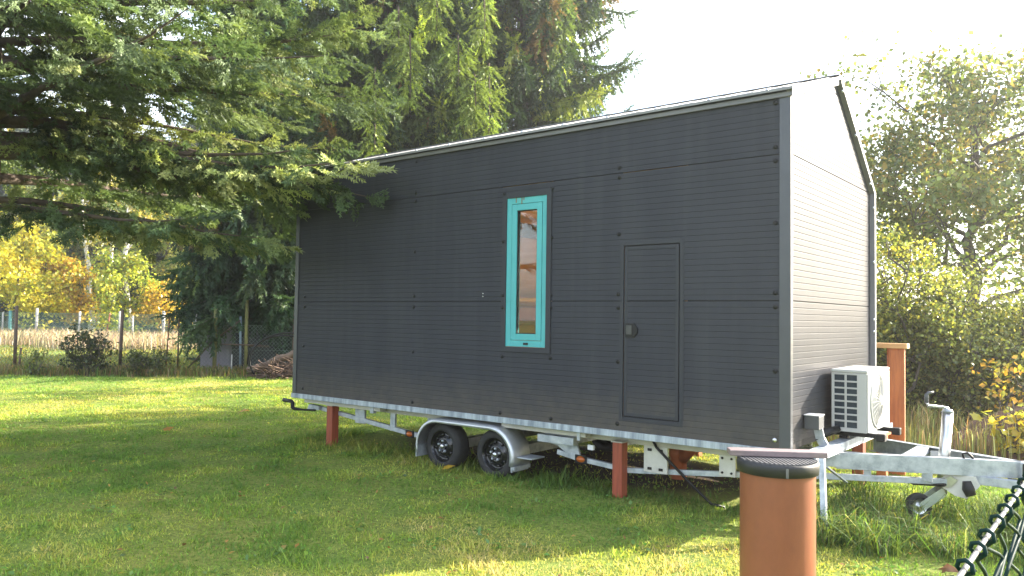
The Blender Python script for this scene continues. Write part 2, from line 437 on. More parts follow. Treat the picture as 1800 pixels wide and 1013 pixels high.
# ------------------------------------------------------------------ conifers
def conifer(name, label, pos, H, base, R, nbr, seed, style='spray', group=None, trunk_r=.2, cols=None, wts=None, twig_gap=.22, size=.36,
            droop=.35, e0=-.1, e1=.5, top=1.0, side_len=1.0, gap=.24, lift=.30, sag=.35, prof=.75, jit=.22, extra=(), clear=None, lit_tassels=(), cat='tree'):
    rng = np.random.default_rng(seed)
    root = thing(name, label, cat, tuple(pos), group)
    pos = np.array(pos, float)
    tb = MB(); k = 9
    tb.tube([(pos[0] + .06 * math.sin(i * 1.3 + seed), pos[1] + .06 * math.cos(i * 1.7 + seed), pos[2] - .15 + (H + .15) * i / k) for i in range(k + 1)],
            [trunk_r * (1.25 if i == 0 else 1) * (1 - .96 * i / k) + .01 for i in range(k + 1)], 10)
    lb = MB()
    P = []; X = []; Z = []; S = []; C = []
    cols = cols or [(.040, .072, .026), (.028, .052, .022), (.060, .092, .028), (.085, .110, .030), (.12, .085, .035)]
    wts = wts or [4, 3, 3, 1.4, .5]
    cols = np.array(cols); w_ = np.array(wts, float) / sum(wts)
    for b in range(nbr + len(extra)):
        t = (b + rng.uniform(0, 1)) / nbr * top
        z0 = base + (H * .98 - base) * t
        az = b * 2.39996 + rng.normal(0, .25)
        L = R * (1 - t) ** prof * rng.uniform(.72, 1.08) + .25
        el = e0 + (e1 - e0) * t + rng.normal(0, .08)
        if b >= nbr: z0, az, L, el = extra[b - nbr]; az = math.radians(az)
        dh = np.array([math.cos(az), math.sin(az), 0])
        sg = sag * rng.uniform(.7, 1.3); lf = lift * rng.uniform(.4, 1.3)
        if b < nbr and clear and clear[0] < math.degrees(az) % 360 < clear[1] and z0 < clear[2]: continue
        cv = rng.normal(0, .12) * L; sd = np.array([-dh[1], dh[0], 0])

        def pt(s):
            s = np.asarray(s, float)[..., None]
            return pos + np.array([0, 0, z0]) + dh * (L * s * math.cos(el * .7)) + sd * (cv * s * s) + np.array([0, 0, 1.0]) * (L * (math.tan(el) * s - sg * s ** 2 + lf * s ** 3.5))
        ss = np.linspace(0, 1, 7)
        pp = pt(ss)
        lb.tube(pp, [max(.045 * L / 4 * (1 - .93 * s) * 1.25, .004) for s in ss], 5, cap=False)
        bt = cols[rng.choice(len(cols), p=w_)] * math.exp(rng.normal(0, .18))
        nt = max(4, int(L / twig_gap))
        for sgn in (-1, 1):
            s = np.clip(np.linspace(.12, .99, nt) + rng.normal(0, .01, nt), .05, 1)
            o = pt(s); T = norm(pt(s + .01) - pt(s - .01))
            sv = norm(np.cross(T, np.array([0, 0, 1.0]))) * sgn
            ln = side_len * (.25 + .75 * (1 - s) ** .7 * np.minimum(1, s / .25)) * rng.uniform(.6, 1.2, nt) * min(1, L / 3)
            if style == 'spray':
                d = norm(T * rng.uniform(.5, .8, (nt, 1)) + sv * .8 + np.array([0, 0, -1]) * droop * rng.uniform(.3, 1.4, (nt, 1)))
                for i in range(nt):
                    m = max(1, int(ln[i] / gap + .5))
                    q = (np.arange(m) + .1) / m
                    pl = o[i] + d[i] * (ln[i] * q)[:, None] + np.array([0, 0, -1]) * (droop * .25 * ln[i] * q * q)[:, None]
                    P.append(pl); dd = d[i] + rng.normal(0, .22, (m, 3)); X.append(dd)
                    Z.append(np.array([0, 0, 1.0]) + rng.normal(0, .5, (m, 3)))
                    S.append(size * rng.uniform(.75, 1.25, m))
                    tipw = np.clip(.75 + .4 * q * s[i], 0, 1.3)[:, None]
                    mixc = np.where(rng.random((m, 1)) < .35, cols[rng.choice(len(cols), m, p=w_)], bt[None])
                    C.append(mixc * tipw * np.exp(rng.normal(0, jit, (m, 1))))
            else:
                m = nt
                d = norm(T * .35 + sv * rng.uniform(.05, .55, (nt, 1)) + np.array([0, 0, -1.0]) * rng.uniform(.6, 1.5, (nt, 1)))
                l2 = size * rng.uniform(.45, 1.15, nt) * (.35 + .65 * np.sin(np.pi * np.clip(s, 0, 1) ** .8) ** .7)
                P.append(o + sv * (ln * .18 * rng.uniform(0, 1, nt))[:, None]); X.append(d); Z.append(rng.normal(0, 1, (nt, 3)))
                S.append(l2)
                yb = np.where(rng.random((nt, 1)) < .25, cols[rng.choice(len(cols), nt, p=w_)], bt[None])
                C.append(yb * np.exp(rng.normal(0, jit, (nt, 1))))
                # short upper shoots so that the limb itself is clothed
                m2 = nt
                P.append(pt(np.clip(s + .02, 0, 1))); X.append(norm(T + sv * rng.uniform(.2, .8, (nt, 1)) + rng.normal(0, .2, (nt, 3)))); Z.append(rng.normal(0, 1, (nt, 3)))
                S.append(np.full(nt, size * .45) * rng.uniform(.7, 1.2, nt)); C.append(bt[None] * np.exp(rng.normal(.12, jit, (nt, 1))))
    for px, ya_, yb_, D in lit_tassels:      # sunlit bough tips painted in as pale green hanging curtains
        m = 95; c = spot(px, D); u = rng.random(m)
        z = 1.585 + (556 - (ya_ + (yb_ - ya_) * u)) / FPX * D
        wd = .07 + .26 * np.sin(np.pi * u ** .7) * rng.uniform(.5, 1.1, m)
        a = rng.uniform(0, 2 * math.pi, m); rr_ = wd * rng.random(m) ** .5
        P.append(np.stack([c[0] + rr_ * np.cos(a), c[1] + rr_ * np.sin(a), z], 1)); X.append(np.stack([np.cos(a) * .7, np.sin(a) * .7, -np.ones(m) * rng.uniform(.4, 1.1, m)], 1)); Z.append(rng.normal(0, 1, (m, 3)))
        S.append(rng.uniform(.28, .6, m)); C.append(np.array([[.165, .215, .042]]) * np.exp(rng.normal(0, .35, (m, 1))))
        lb.tube([(c[0], c[1], z.max() + .1), (c[0] + .05, c[1], z.mean()), (c[0], c[1] + .05, z.min())], [.03, .02, .008], 5, cap=False)
    P, X, Z, S, C = [np.concatenate(q) for q in (P, X, Z, S, C)]
    if style == 'spray':
        Vs, Ts, Cs, nv = [], [], [], 0
        for k, pr in enumerate(SPRAYS):
            S3 = S[k::3, None] * rng.uniform(.8, 1.2, (len(S[k::3]), 3)) * np.array([1.22, .85, 1.0])
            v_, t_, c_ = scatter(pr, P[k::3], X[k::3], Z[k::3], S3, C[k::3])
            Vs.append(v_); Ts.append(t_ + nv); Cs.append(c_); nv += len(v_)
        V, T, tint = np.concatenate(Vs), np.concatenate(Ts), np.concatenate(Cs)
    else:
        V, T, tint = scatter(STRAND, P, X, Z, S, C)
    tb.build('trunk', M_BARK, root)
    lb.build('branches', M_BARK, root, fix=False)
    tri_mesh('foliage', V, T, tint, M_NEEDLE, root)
    return root


# ------------------------------------------------------------------ broad-leaved trees and shrubs
def broadleaf(name, label, pos, H, trunk_r, spread, crown_z, seed, nleaf, leaf, cols, wts, cat='tree', group=None, bark=None, nlimb=9, stems=1,
              clump=.35, sub=5, twigs=4, proto=None, sparse_top=0, jit=.25, lean=.0, dens_low=0.0, m=None):
    rng = np.random.default_rng(seed); pos = np.array(pos, float)
    root = thing(name, label, cat, tuple(pos), group)
    tb = MB(); lb = MB(); tips = []; tdir = []
    bark = bark or M_BARKD

    def wig(p, q, n, a):
        ts = np.linspace(0, 1, n); L = np.linalg.norm(q - p)
        off = rng.normal(0, a * L, (n, 3)); off[0] = 0; off[-1] = 0
        return p + (q - p) * ts[:, None] + off * np.sin(np.pi * ts)[:, None]
    for st in range(stems):
        if stems == 1:
            top = pos + np.array([rng.normal(0, .05) * H + lean, rng.normal(0, .05) * H, H * .86]); b0 = pos - np.array([0, 0, .1])
        else:
            a = 2 * math.pi * (st + rng.uniform(0, 1)) / stems; rr = spread * rng.uniform(.15, .95)
            b0 = pos + np.array([math.cos(a), math.sin(a), 0]) * rr * .25 - np.array([0, 0, .05])
            top = pos + np.array([math.cos(a) * rr, math.sin(a) * rr, H * rng.uniform(.55, .95) * (1 - .25 * rr / spread)])
        tr = wig(b0, top, 9, .02 if stems == 1 else .05)
        tb.tube(tr, [trunk_r * (1.3 if i == 0 else 1) * (1 - .88 * i / 8) + .004 for i in range(9)], 8 if stems == 1 else 5)
        nl = nlimb
        for b in range(nl):
            t = (crown_z / H) + (1 - crown_z / H) * (b + rng.uniform(0, .8)) / nl
            if stems > 1: t = .15 + .85 * (b + rng.uniform(0, .8)) / nl
            o = tr[0] + (tr[-1] - tr[0]) * min(t, 1); o = tr[min(8, int(t * 8))] * .5 + o * .5 if t < 1 else tr[-1]
            az = b * 2.4 + st * 1.1 + rng.normal(0, .4)
            env = math.sqrt(max(.08, 1 - ((t - .45) / .62) ** 2)) if stems == 1 else .55
            L = spread * env * rng.uniform(.65, 1.05)
            el = rng.uniform(.15, .75) + .4 * t
            e = o + np.array([math.cos(az) * math.cos(el), math.sin(az) * math.cos(el), math.sin(el)]) * L
            if stems == 1: e[2] = min(e[2], pos[2] + H * 1.0)
            lp = wig(o, e, 7, .05)
            r0 = trunk_r * .42 * (1 - .6 * t) if stems == 1 else trunk_r * .5
            lb.tube(lp, [r0 * (1 - .85 * i / 6) + .003 for i in range(7)], 5, cap=False)
            for s2 in range(sub):
                u = rng.uniform(.3, 1); o2 = lp[min(6, int(u * 6))]
                d2 = norm((e - o) / L + rng.normal(0, .75, 3) + np.array([0, 0, .15])); L2 = L * rng.uniform(.25, .5)
                e2 = o2 + d2 * L2; l2 = wig(o2, e2, 4, .06)
                lb.tube(l2, [r0 * .3 * (1 - .8 * i / 3) + .002 for i in range(4)], 4, cap=False)
                for s3 in range(twigs):
                    u3 = rng.uniform(.35, 1); o3 = l2[min(3, int(u3 * 3.99))]
                    d3 = norm(d2 + rng.normal(0, .8, 3)); e3 = o3 + d3 * L2 * rng.uniform(.3, .7)
                    lb.tube([o3, (o3 + e3) / 2 + rng.normal(0, .02, 3), e3], [.004, .003, .002], 3, cap=False)
                    tips.append((o3 + e3) / 2); tdir.append(d3); tips.append(e3); tdir.append(d3)
    tips = np.array(tips); tdir = np.array(tdir)
    hz = (tips[:, 2] - pos[2]) / H
    wgt = np.clip(1 - sparse_top * np.clip(hz - .55, 0, 1) * 2.2, .03, 1) * np.exp(rng.normal(0, .6, len(tips)))
    idx = rng.choice(len(tips), nleaf, p=wgt / wgt.sum())
    cols = np.array(cols); w_ = np.array(wts, float) / sum(wts)
    cc = cols[rng.choice(len(cols), len(tips), p=w_)] * np.exp(rng.normal(0, jit, (len(tips), 1)))
    P = tips[idx] + rng.normal(0, clump, (nleaf, 3)) * np.array([1, 1, .8])
    P[:, 2] = np.maximum(P[:, 2], pos[2] + .03)
    X = norm(tdir[idx] * .5 + rng.normal(0, .8, (nleaf, 3)) + np.array([0, 0, -.35]))
    Z = rng.normal(0, .6, (nleaf, 3)) + np.array([0, 0, 1.0])
    C = np.where(rng.random((nleaf, 1)) < .25, cols[rng.choice(len(cols), nleaf, p=w_)], cc[idx]) * np.exp(rng.normal(0, .18, (nleaf, 1)))
    V, T, tint = scatter(proto or LEAF2, P, X, Z, leaf * rng.uniform(.6, 1.25, nleaf), C)
    tb.build('trunk' if stems == 1 else 'stems', bark, root, fix=False)
    lb.build('limbs' if stems == 1 else 'twigs', bark, root, fix=False)
    tri_mesh('crown' if stems == 1 else 'foliage', V, T, tint, m or M_LEAF, root)
    return root


# ================================================================== SETTING
def gz(x, y):
    """gentle unevenness of the ground; level under the trailer"""
    x = np.asarray(x, float); y = np.asarray(y, float)
    return (fbm(x * .35, y * .35, 11) - .5) * .10 * np.clip((np.hypot(x + 3, y - 1) - 4) / 6, 0, 1) + (fbm(x * 2.2, y * 2.2, 21) - .5) * .035 - .012


def build_ground():
    xs = np.unique(np.concatenate([np.linspace(-400, -60, 18), np.linspace(-60, -26, 35), np.linspace(-26, 8, 171), np.linspace(8, 40, 17), np.linspace(40, 400, 12)]))
    ys = np.unique(np.concatenate([np.linspace(-400, -40, 12), np.linspace(-40, -8, 17), np.linspace(-8, 14, 111), np.linspace(14, 60, 47), np.linspace(60, 600, 18)]))
    X, Y = np.meshgrid(xs, ys, indexing='ij'); Z = gz(X, Y)
    V = np.stack([X.ravel(), Y.ravel(), Z.ravel()], 1); ny = len(ys)
    i, j = np.meshgrid(np.arange(len(xs) - 1), np.arange(ny - 1), indexing='ij'); a = (i * ny + j).ravel()
    T = np.concatenate([np.stack([a, a + ny, a + ny + 1], 1), np.stack([a, a + ny + 1, a + 1], 1)])
    m = bpy.data.materials.new('lawn_soil'); m.use_nodes = True; nt = m.node_tree; L = nt.links; b = nt.nodes['Principled BSDF']
    b.inputs['Roughness'].default_value = .95; b.inputs['Specular IOR Level'].default_value = .15
    tc = nt.nodes.new('ShaderNodeTexCoord')
    n1 = nt.nodes.new('ShaderNodeTexNoise'); n1.inputs['Scale'].default_value = 26; n1.inputs['Detail'].default_value = 8; n1.inputs['Roughness'].default_value = .75
    n2 = nt.nodes.new('ShaderNodeTexNoise'); n2.inputs['Scale'].default_value = .9; n2.inputs['Detail'].default_value = 5
    L.new(tc.outputs['Object'], n1.inputs['Vector']); L.new(tc.outputs['Object'], n2.inputs['Vector'])
    r1 = nt.nodes.new('ShaderNodeValToRGB'); e = r1.color_ramp.elements
    e[0].position = .3; e[0].color = (.045, .065, .018, 1); e[1].position = .72; e[1].color = (.33, .33, .10, 1)
    k = e.new(.5); k.color = (.16, .21, .05, 1)
    r2 = nt.nodes.new('ShaderNodeValToRGB'); e = r2.color_ramp.elements
    e[0].position = .3; e[0].color = (.75, .95, .7, 1); e[1].position = .7; e[1].color = (1.35, 1.1, 1.0, 1)
    L.new(n1.outputs['Fac'], r1.inputs['Fac']); L.new(n2.outputs['Fac'], r2.inputs['Fac'])
    mx = nt.nodes.new('ShaderNodeMix'); mx.data_type = 'RGBA'; mx.blend_type = 'MULTIPLY'; mx.inputs['Factor'].default_value = 1
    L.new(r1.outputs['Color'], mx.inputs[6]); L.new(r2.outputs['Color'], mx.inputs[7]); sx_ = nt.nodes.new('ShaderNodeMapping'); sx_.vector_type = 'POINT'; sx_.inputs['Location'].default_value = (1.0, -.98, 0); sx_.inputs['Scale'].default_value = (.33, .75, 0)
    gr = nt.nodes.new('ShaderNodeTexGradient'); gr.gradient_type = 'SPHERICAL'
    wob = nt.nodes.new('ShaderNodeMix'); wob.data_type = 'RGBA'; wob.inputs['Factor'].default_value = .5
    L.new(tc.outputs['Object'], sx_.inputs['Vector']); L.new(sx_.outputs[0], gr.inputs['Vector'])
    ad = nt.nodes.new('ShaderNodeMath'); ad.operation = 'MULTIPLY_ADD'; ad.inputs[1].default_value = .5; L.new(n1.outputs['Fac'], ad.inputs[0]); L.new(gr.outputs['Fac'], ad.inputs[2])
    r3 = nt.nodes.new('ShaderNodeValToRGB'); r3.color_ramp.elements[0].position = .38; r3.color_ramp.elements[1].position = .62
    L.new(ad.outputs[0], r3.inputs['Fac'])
    so_ = nt.nodes.new('ShaderNodeMix'); so_.data_type = 'RGBA'; so_.inputs[7].default_value = (.05, .034, .022, 1)  # bare soil under the trailer, with its deep shade put into the colour
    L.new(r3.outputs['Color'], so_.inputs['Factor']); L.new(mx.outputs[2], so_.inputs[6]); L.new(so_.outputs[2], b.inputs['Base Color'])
    nt.nodes.remove(wob)
    bp = nt.nodes.new('ShaderNodeBump'); bp.inputs['Strength'].default_value = .8; bp.inputs['Distance'].default_value = .04
    L.new(n1.outputs['Fac'], bp.inputs['Height']); L.new(bp.outputs[0], b.inputs['Normal'])
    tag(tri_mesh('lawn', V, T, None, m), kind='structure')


def blades(name, x, y, h, w, cols, lean=.6, mat_=None, curve=0.0):
    """grass blades as bent triangles at the points x, y"""
    n = len(x); rng = RNG
    z = gz(x, y) - .004
    a = rng.uniform(0, 2 * math.pi, n); la = rng.uniform(0, 2 * math.pi, n); ll = h * lean * np.abs(rng.normal(.6, .5, n))
    P = np.stack([x, y, z], 1); s = np.stack([np.cos(a), np.sin(a), np.zeros(n)], 1) * (w / 2)[:, None]
    dl = np.stack([np.cos(la), np.sin(la), np.zeros(n)], 1) * ll[:, None]
    up = np.array([0, 0, 1.0])
    tip = P + dl + up * (h * np.where(ll > h, .42, .9))[:, None]
    if curve:
        mid = P + dl * .28 + up * (h * .68)[:, None]
        tip = P + dl * 1.15 + up * (h * (1 - curve * rng.uniform(.1, .9, n)))[:, None]
        V = np.stack([P - s, P + s, mid - s * .8, mid + s * .8, tip], 1).reshape(-1, 3)
        t0 = np.array([(0, 1, 3), (0, 3, 2), (2, 3, 4)]); k = 5
    else:
        V = np.stack([P - s, P + s, tip], 1).reshape(-1, 3); t0 = np.array([(0, 1, 2)]); k = 3
    T = (t0[None] + (np.arange(n) * k)[:, None, None]).reshape(-1, 3)
    return tag(tri_mesh(name, V, T, np.repeat(cols, k, 0), mat_ or M_GRASS), kind='stuff')


def grass_cols(x, y, n):
    rng = RNG
    a = fbm(x * .55, y * .55, 31); b = fbm(x * 1.9, y * 1.9, 41); c = fbm(x * .18 + 3, y * .18, 51)
    g = np.array([(.125, .24, .042), (.205, .335, .055), (.34, .42, .078), (.48, .47, .125), (.53, .45, .22)])
    v = np.clip(1.22 + (a - .5) * 5.0 + (b - .5) * 4.5 + (c - .5) * 2.5 + (fbm(x * 6, y * 6, 45) - .5) * 2 + rng.normal(0, .6, n), 0, 3.99)
    i = v.astype(int); f = (v - i)[:, None]
    return (g[i] * (1 - f) + g[i + 1] * f) * np.exp(rng.normal(0, .22, (n, 1)))


def build_lawn_grass():
    n = 700000; rng = RNG
    D = 2.6 + (26 - 2.6) * rng.random(n) ** 1.7
    lat = rng.uniform(-.95, .95, n) * D
    x = CAM[0] + FWD2[0] * D + SIDE2[0] * lat; y = CAM[1] + FWD2[1] * D + SIDE2[1] * lat
    ok = ~((x > -6) & (x < -.3) & (y > .45) & (y < 2.3) & (rng.random(n) < .88)) & (y < 7.5 + .2 * np.abs(x))
    x = x[ok]; y = y[ok]; D = D[ok]; n = len(x)
    cl = fbm(x * 3.1, y * 3.1, 61)
    h = (.012 + .060 * cl ** 2) * np.exp(rng.normal(0, .25, n)) * (1 + .010 * D)
    # longer, uncut grass along and under the trailer
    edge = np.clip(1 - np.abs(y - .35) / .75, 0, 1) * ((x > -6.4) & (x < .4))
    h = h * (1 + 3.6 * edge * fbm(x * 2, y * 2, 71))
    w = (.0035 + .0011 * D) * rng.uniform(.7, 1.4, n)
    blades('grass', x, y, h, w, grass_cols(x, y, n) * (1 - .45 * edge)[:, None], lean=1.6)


def tufts(name, cx, cy, cr, per, h0, h1, w, pal, wts, seed, curve=.5, lean=.6, mat_=None):
    rng = np.random.default_rng(seed); X = []; Y = []; Hh = []; C = []
    for x, y, r in zip(cx, cy, cr):
        X.append(x + rng.normal(0, r, per)); Y.append(y + rng.normal(0, r, per)); Hh.append(rng.uniform(h0, h1, per) * rng.uniform(.7, 1.2))
        C.append(palette(rng, per, pal, wts, .25))
    X = np.concatenate(X); Y = np.concatenate(Y); Hh = np.concatenate(Hh); C = np.concatenate(C)
    return blades(name, X, Y, Hh, w * np.random.default_rng(1).uniform(.6, 1.3, len(X)), C, lean=lean, mat_=mat_, curve=curve)


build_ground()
build_lawn_grass()
GREEN = [(.07, .13, .028), (.11, .18, .04), (.18, .23, .06), (.32, .29, .15)]
rr = np.random.default_rng(9)
# uncut clumps round the drawbar and the jockey wheel
tx = np.concatenate([rr.uniform(.1, 1.7, 40), rr.normal(.35, .12, 9), rr.normal(.75, .35, 16)]); ty = np.concatenate([rr.uniform(.1, 2.0, 40), rr.normal(-.15, .10, 9), rr.normal(.35, .25, 16)])
kp = np.hypot(tx - .74, ty - .80) > .27; tx, ty = tx[kp], ty[kp]
tufts('long_grass', tx, ty, rr.uniform(.04, .12, len(tx)), 70, .10, .34, .0075, GREEN, [5, 4, 1.5, .4], 12, lean=1.7, curve=.8)
# rosettes of broad weeds and bits of leaf litter in the lawn
def flat_bits(name, n, pal, wts, s0, s1, zlift, mat_, d0=3.2, d1=19, power=1.3, up=1.0, clusters=0):
    rng = np.random.default_rng(len(name)); D = d0 + (d1 - d0) * rng.random(n) ** power; la = rng.uniform(-.8, .75, n) * D
    if clusters:
        k = rng.integers(0, clusters, n); cD = d0 + (d1 - d0) * rng.random(clusters) ** power; cl = rng.uniform(-.8, .75, clusters) * cD
        D = cD[k] + rng.normal(0, .07, n); la = cl[k] + rng.normal(0, .07, n)
    x = CAM[0] + FWD2[0] * D + SIDE2[0] * la; y = CAM[1] + FWD2[1] * D + SIDE2[1] * la
    ok = (y < 7) & ~((x > -4.1) & (x < -2.6) & (y > -.02) & (y < .3)) & (np.hypot(x - .872, y + 2.7) > .2); x = x[ok]; y = y[ok]; n = len(x)
    P = np.stack([x, y, gz(x, y) + zlift * rng.uniform(.4, 1.3, n)], 1); X = rng.normal(0, 1, (n, 3)); X[:, 2] = rng.normal(.25, .25, n)
    Z = rng.normal(0, .3, (n, 3)) + np.array([0, 0, up])
    V, T, c = scatter(LEAF, P, X, Z, rng.uniform(s0, s1, n), palette(rng, n, pal, wts, .25))
    return tag(tri_mesh(name, V, T, c, mat_), kind='stuff')


flat_bits('lawn_weeds', 5500, [(.13, .25, .05), (.17, .29, .06), (.11, .20, .055)], [3, 2, 1.5], .025, .055, .016, M_LEAF, clusters=420)
flat_bits('leaf_litter', 900, [(.42, .24, .07), (.28, .14, .06), (.55, .42, .10), (.22, .13, .07)], [3, 3, 1, 2], .02, .05, .028, M_LEAF)
# straw-coloured tall stalks behind the drawbar
sx = rr.uniform(-1.6, 3.2, 120); sy = rr.uniform(4.2, 8.6, 120)
tufts('dry_grass', sx, sy, rr.uniform(.08, .2, 120), 55, .2, .62, .011, [(.40, .34, .13), (.30, .25, .10), (.24, .28, .07), (.46, .40, .2)], [3, 2, 3.5, 1.2], 13, lean=.35, curve=.35, mat_=M_STALK)
# dry meadow between the two fences, far to the left
mx_, my_ = [], []
for k in range(1500):
    D = rr.uniform(22.3, 44); p = spot(rr.uniform(-260, 560), D)
    mx_.append(p[0]); my_.append(p[1])
mx_ = np.array(mx_); my_ = np.array(my_)
sel = fbm(mx_ * .09, my_ * .09, 81) > .44
tufts('meadow_grass', mx_[sel], my_[sel], np.full(sel.sum(), .45), 40, .25, .8, .03, [(.42, .33, .21), (.33, .26, .16), (.28, .25, .10), (.46, .38, .27)], [4, 3, 1.5, 2], 14, lean=.4, curve=.3, mat_=M_STALK)
mx2, my2 = [], []
for k in range(900):
    D = rr.uniform(21, 47); p = spot(rr.uniform(-260, 560), D); mx2.append(p[0]); my2.append(p[1])
tufts('field_grass', np.array(mx2), np.array(my2), np.full(900, .6), 40, .05, .16, .035, [(.20, .21, .05), (.27, .25, .07), (.14, .18, .04)], [3, 2, 2], 15, lean=.6)
# weeds along the near left fence
wx, wy = [], []
for k in range(150):
    p = spot(rr.uniform(-80, 540), rr.uniform(19.6, 21.4)); wx.append(p[0]); wy.append(p[1])
tufts('weeds', np.array(wx), np.array(wy), np.full(150, .25), 45, .06, .30, .022, [(.10, .14, .04), (.17, .18, .055), (.26, .20, .10), (.18, .13, .07)], [3, 2, 2, 2], 16, lean=.6, curve=.4)

# ================================================================== THE TINY HOUSE ON ITS TRAILER
HL, HW, ZB, PH = 6.245, 2.375, .60, 1.15
YA, ZA, ZE, ZK = 1.22, 3.765, 3.39, 2.90
HOUSE = thing('tiny_house', 'dark grey ribbed tiny house on a galvanised twin axle trailer, narrow turquoise window', 'tiny house', (-3.1, 1.19, 0))


def rib(z):
    """depth of the panel face below its outermost plane"""
    u = ((z - ZB) % .05) / .05
    return float(np.interp(u, [0, .80, .87, .93, 1], [-.0010, .0006, .0015, .0015, -.0010]))


def rib_rows(z0, z1, extra=()):
    zs = {round(z0, 5), round(z1, 5)} | {round(e, 5) for e in extra if z0 < e < z1}
    k = math.floor((z0 - ZB) / .05) - 1
    while ZB + k * .05 < z1 + .05:
        for a in (0, .80, .87, .93):
            z = round(ZB + (k + a) * .05, 5)
            if z0 < z < z1: zs.add(z)
        k += 1
    zs = sorted(zs)
    return [z for i, z in enumerate(zs) if i == 0 or z - zs[i - 1] > 4e-4]


def ribbed(u0, u1, z0, z1, place, holes=(), lim=None):
    """a ribbed sheet between u0..u1, z0..z1 with rectangular holes; place(u, z, depth) -> point"""
    mb = MB(); hz = [h[2] for h in holes] + [h[3] for h in holes]
    rows = rib_rows(z0, z1, hz)
    us = sorted({u0, u1} | {u for h in holes for u in h[:2] if u0 < u < u1})
    for za, zb_ in zip(rows, rows[1:]):
        zm = (za + zb_) / 2; da, db = rib(za + 1e-5), rib(zb_ - 1e-5)
        for ua, ub in zip(us, us[1:]):
            um = (ua + ub) / 2
            if any(h[0] < um < h[1] and h[2] < zm < h[3] for h in holes): continue
            a0, a1, b0, b1 = ua, ub, ua, ub
            if lim:
                la, lb_ = lim(za), lim(zb_)
                a0, a1 = max(ua, la[0]), min(ub, la[1]); b0, b1 = max(ua, lb_[0]), min(ub, lb_[1])
                if a1 - a0 < 1e-4: continue
            mb.add([place(a0, za, da), place(a1, za, da), place(b1, zb_, db), place(b0, zb_, db)], [(0, 1, 2, 3)])
    # folded edges at the joints, turned 25 mm inwards
    for z in (z0, z1):
        l, r_ = (lim(z) if lim else (u0, u1)); l = max(l, u0); r_ = min(r_, u1)
        if r_ - l > .01: mb.add([place(l, z, rib(z)), place(r_, z, rib(z)), place(r_, z, .025), place(l, z, .025)], [(0, 1, 2, 3)])
    return mb


WIN = (-2.83, -2.31, 1.295, 2.785)
HAT = (-1.475, -.925, .725, 2.245)
ADDED_DOOR = (-3.6, -1.0, .75, 2.65)  # opening added to bring sunlight indoors
SEAM = .004
for za, zb_ in ((ZB, ZB + PH - SEAM), (ZB + PH + SEAM, ZB + 2 * PH - SEAM), (ZB + 2 * PH + SEAM, ZE + .02)):
    ribbed(-HL, 0, za, zb_, lambda u, z, d: (u, d, z), (WIN, HAT)).build('wall_panel', M_PANEL, HOUSE, fix=False)
for za, zb_ in ((ZB, ZB + PH - SEAM), (ZB + PH + SEAM, ZB + 2 * PH - SEAM), (ZB + 2 * PH + SEAM, ZK)):
    ribbed(-HL, 0, za, zb_, lambda u, z, d: (u, HW - d, z), (ADDED_DOOR,)).build('wall_panel', M_PANEL, HOUSE, fix=False)


def gable_lim(z):
    lo = 0.0 if z <= ZE else YA * (z - ZE) / (ZA - ZE)
    hi = HW if z <= ZK else HW - (HW - YA) * (z - ZK) / (ZA - ZK)
    return lo, hi


for fx in (lambda u, z, d: (-d, u, z), lambda u, z, d: (-HL + d, u, z)):
    for za, zb_ in ((ZB, ZB + PH - SEAM), (ZB + PH + SEAM, ZB + 2 * PH - SEAM), (ZB + 2 * PH + SEAM, ZA - .005)):
        ribbed(0, HW, za, zb_, fx, (), gable_lim).build('gable_panel', M_PANEL, HOUSE, fix=False)
# joint backing behind the seams
for z in (ZB + PH, ZB + 2 * PH):
    for q in ((-HL + .03, -2.9, .010, .024), (-.86, -.03, .010, .024), (-2.26, -1.5, .010, .024), (-.024, -.010, .03, HW - .03)):
        MB().box(*q, z - .012, z + .012).build('joint_strip', M_DARK, HOUSE)
# interior lining
ib = MB(); T0 = .07
def wall_with_hole(b, x0, x1, y0, y1, z0, z1, h):
    b.box(x0, h[0], y0, y1, z0, z1); b.box(h[1], x1, y0, y1, z0, z1); b.box(h[0], h[1], y0, y1, z0, h[2]); b.box(h[0], h[1], y0, y1, h[3], z1)
wall_with_hole(ib, -HL + .07, -.07, .03, T0, ZB + .03, ZE - .12, WIN)
wall_with_hole(ib, -HL + .07, -.07, HW - T0, HW - .03, ZB + .03, ZK - .06, ADDED_DOOR)
ib.box(-.07, -.03, .03, HW - .03, ZB + .03, ZK - .06); ib.box(-HL + .03, -HL + .07, .03, HW - .03, ZB + .03, ZK - .06)
ib.build('interior_lining', M_INT, HOUSE)
MB().box(-HL + .07, -.07, T0, HW - T0, ZB + .03, ZB + .09).build('floor_deck', M_INT, HOUSE)
MB().box(-HL + .07, -.07, T0, HW - T0, ZK - .10, ZK - .06).build('ceiling_board', M_INT, HOUSE)
for x in (-5.4, -4.55, -3.7):
    MB().box(x, x + .09, T0, HW - T0, 2.56, 2.72).build('loft_beam', M_INTD, HOUSE)
MB().box(-6.0, -3.75, HW - T0 - .30, HW - T0 - .003, 1.80, 1.845).build('reflection_strip', M_YEL, HOUSE)  # bands on the inner wall imitate a reflection in the window pane
MB().box(-5.6, -3.9, HW - T0 - .16, HW - T0 - .003, 1.55, 1.74).build('reflection_panel', M_LIL, HOUSE, bevel=.03)
MB().box(-5.9, -3.75, HW - T0 - .22, HW - T0 - .003, 1.30, 1.50).build('reflection_base', M_INTD, HOUSE)
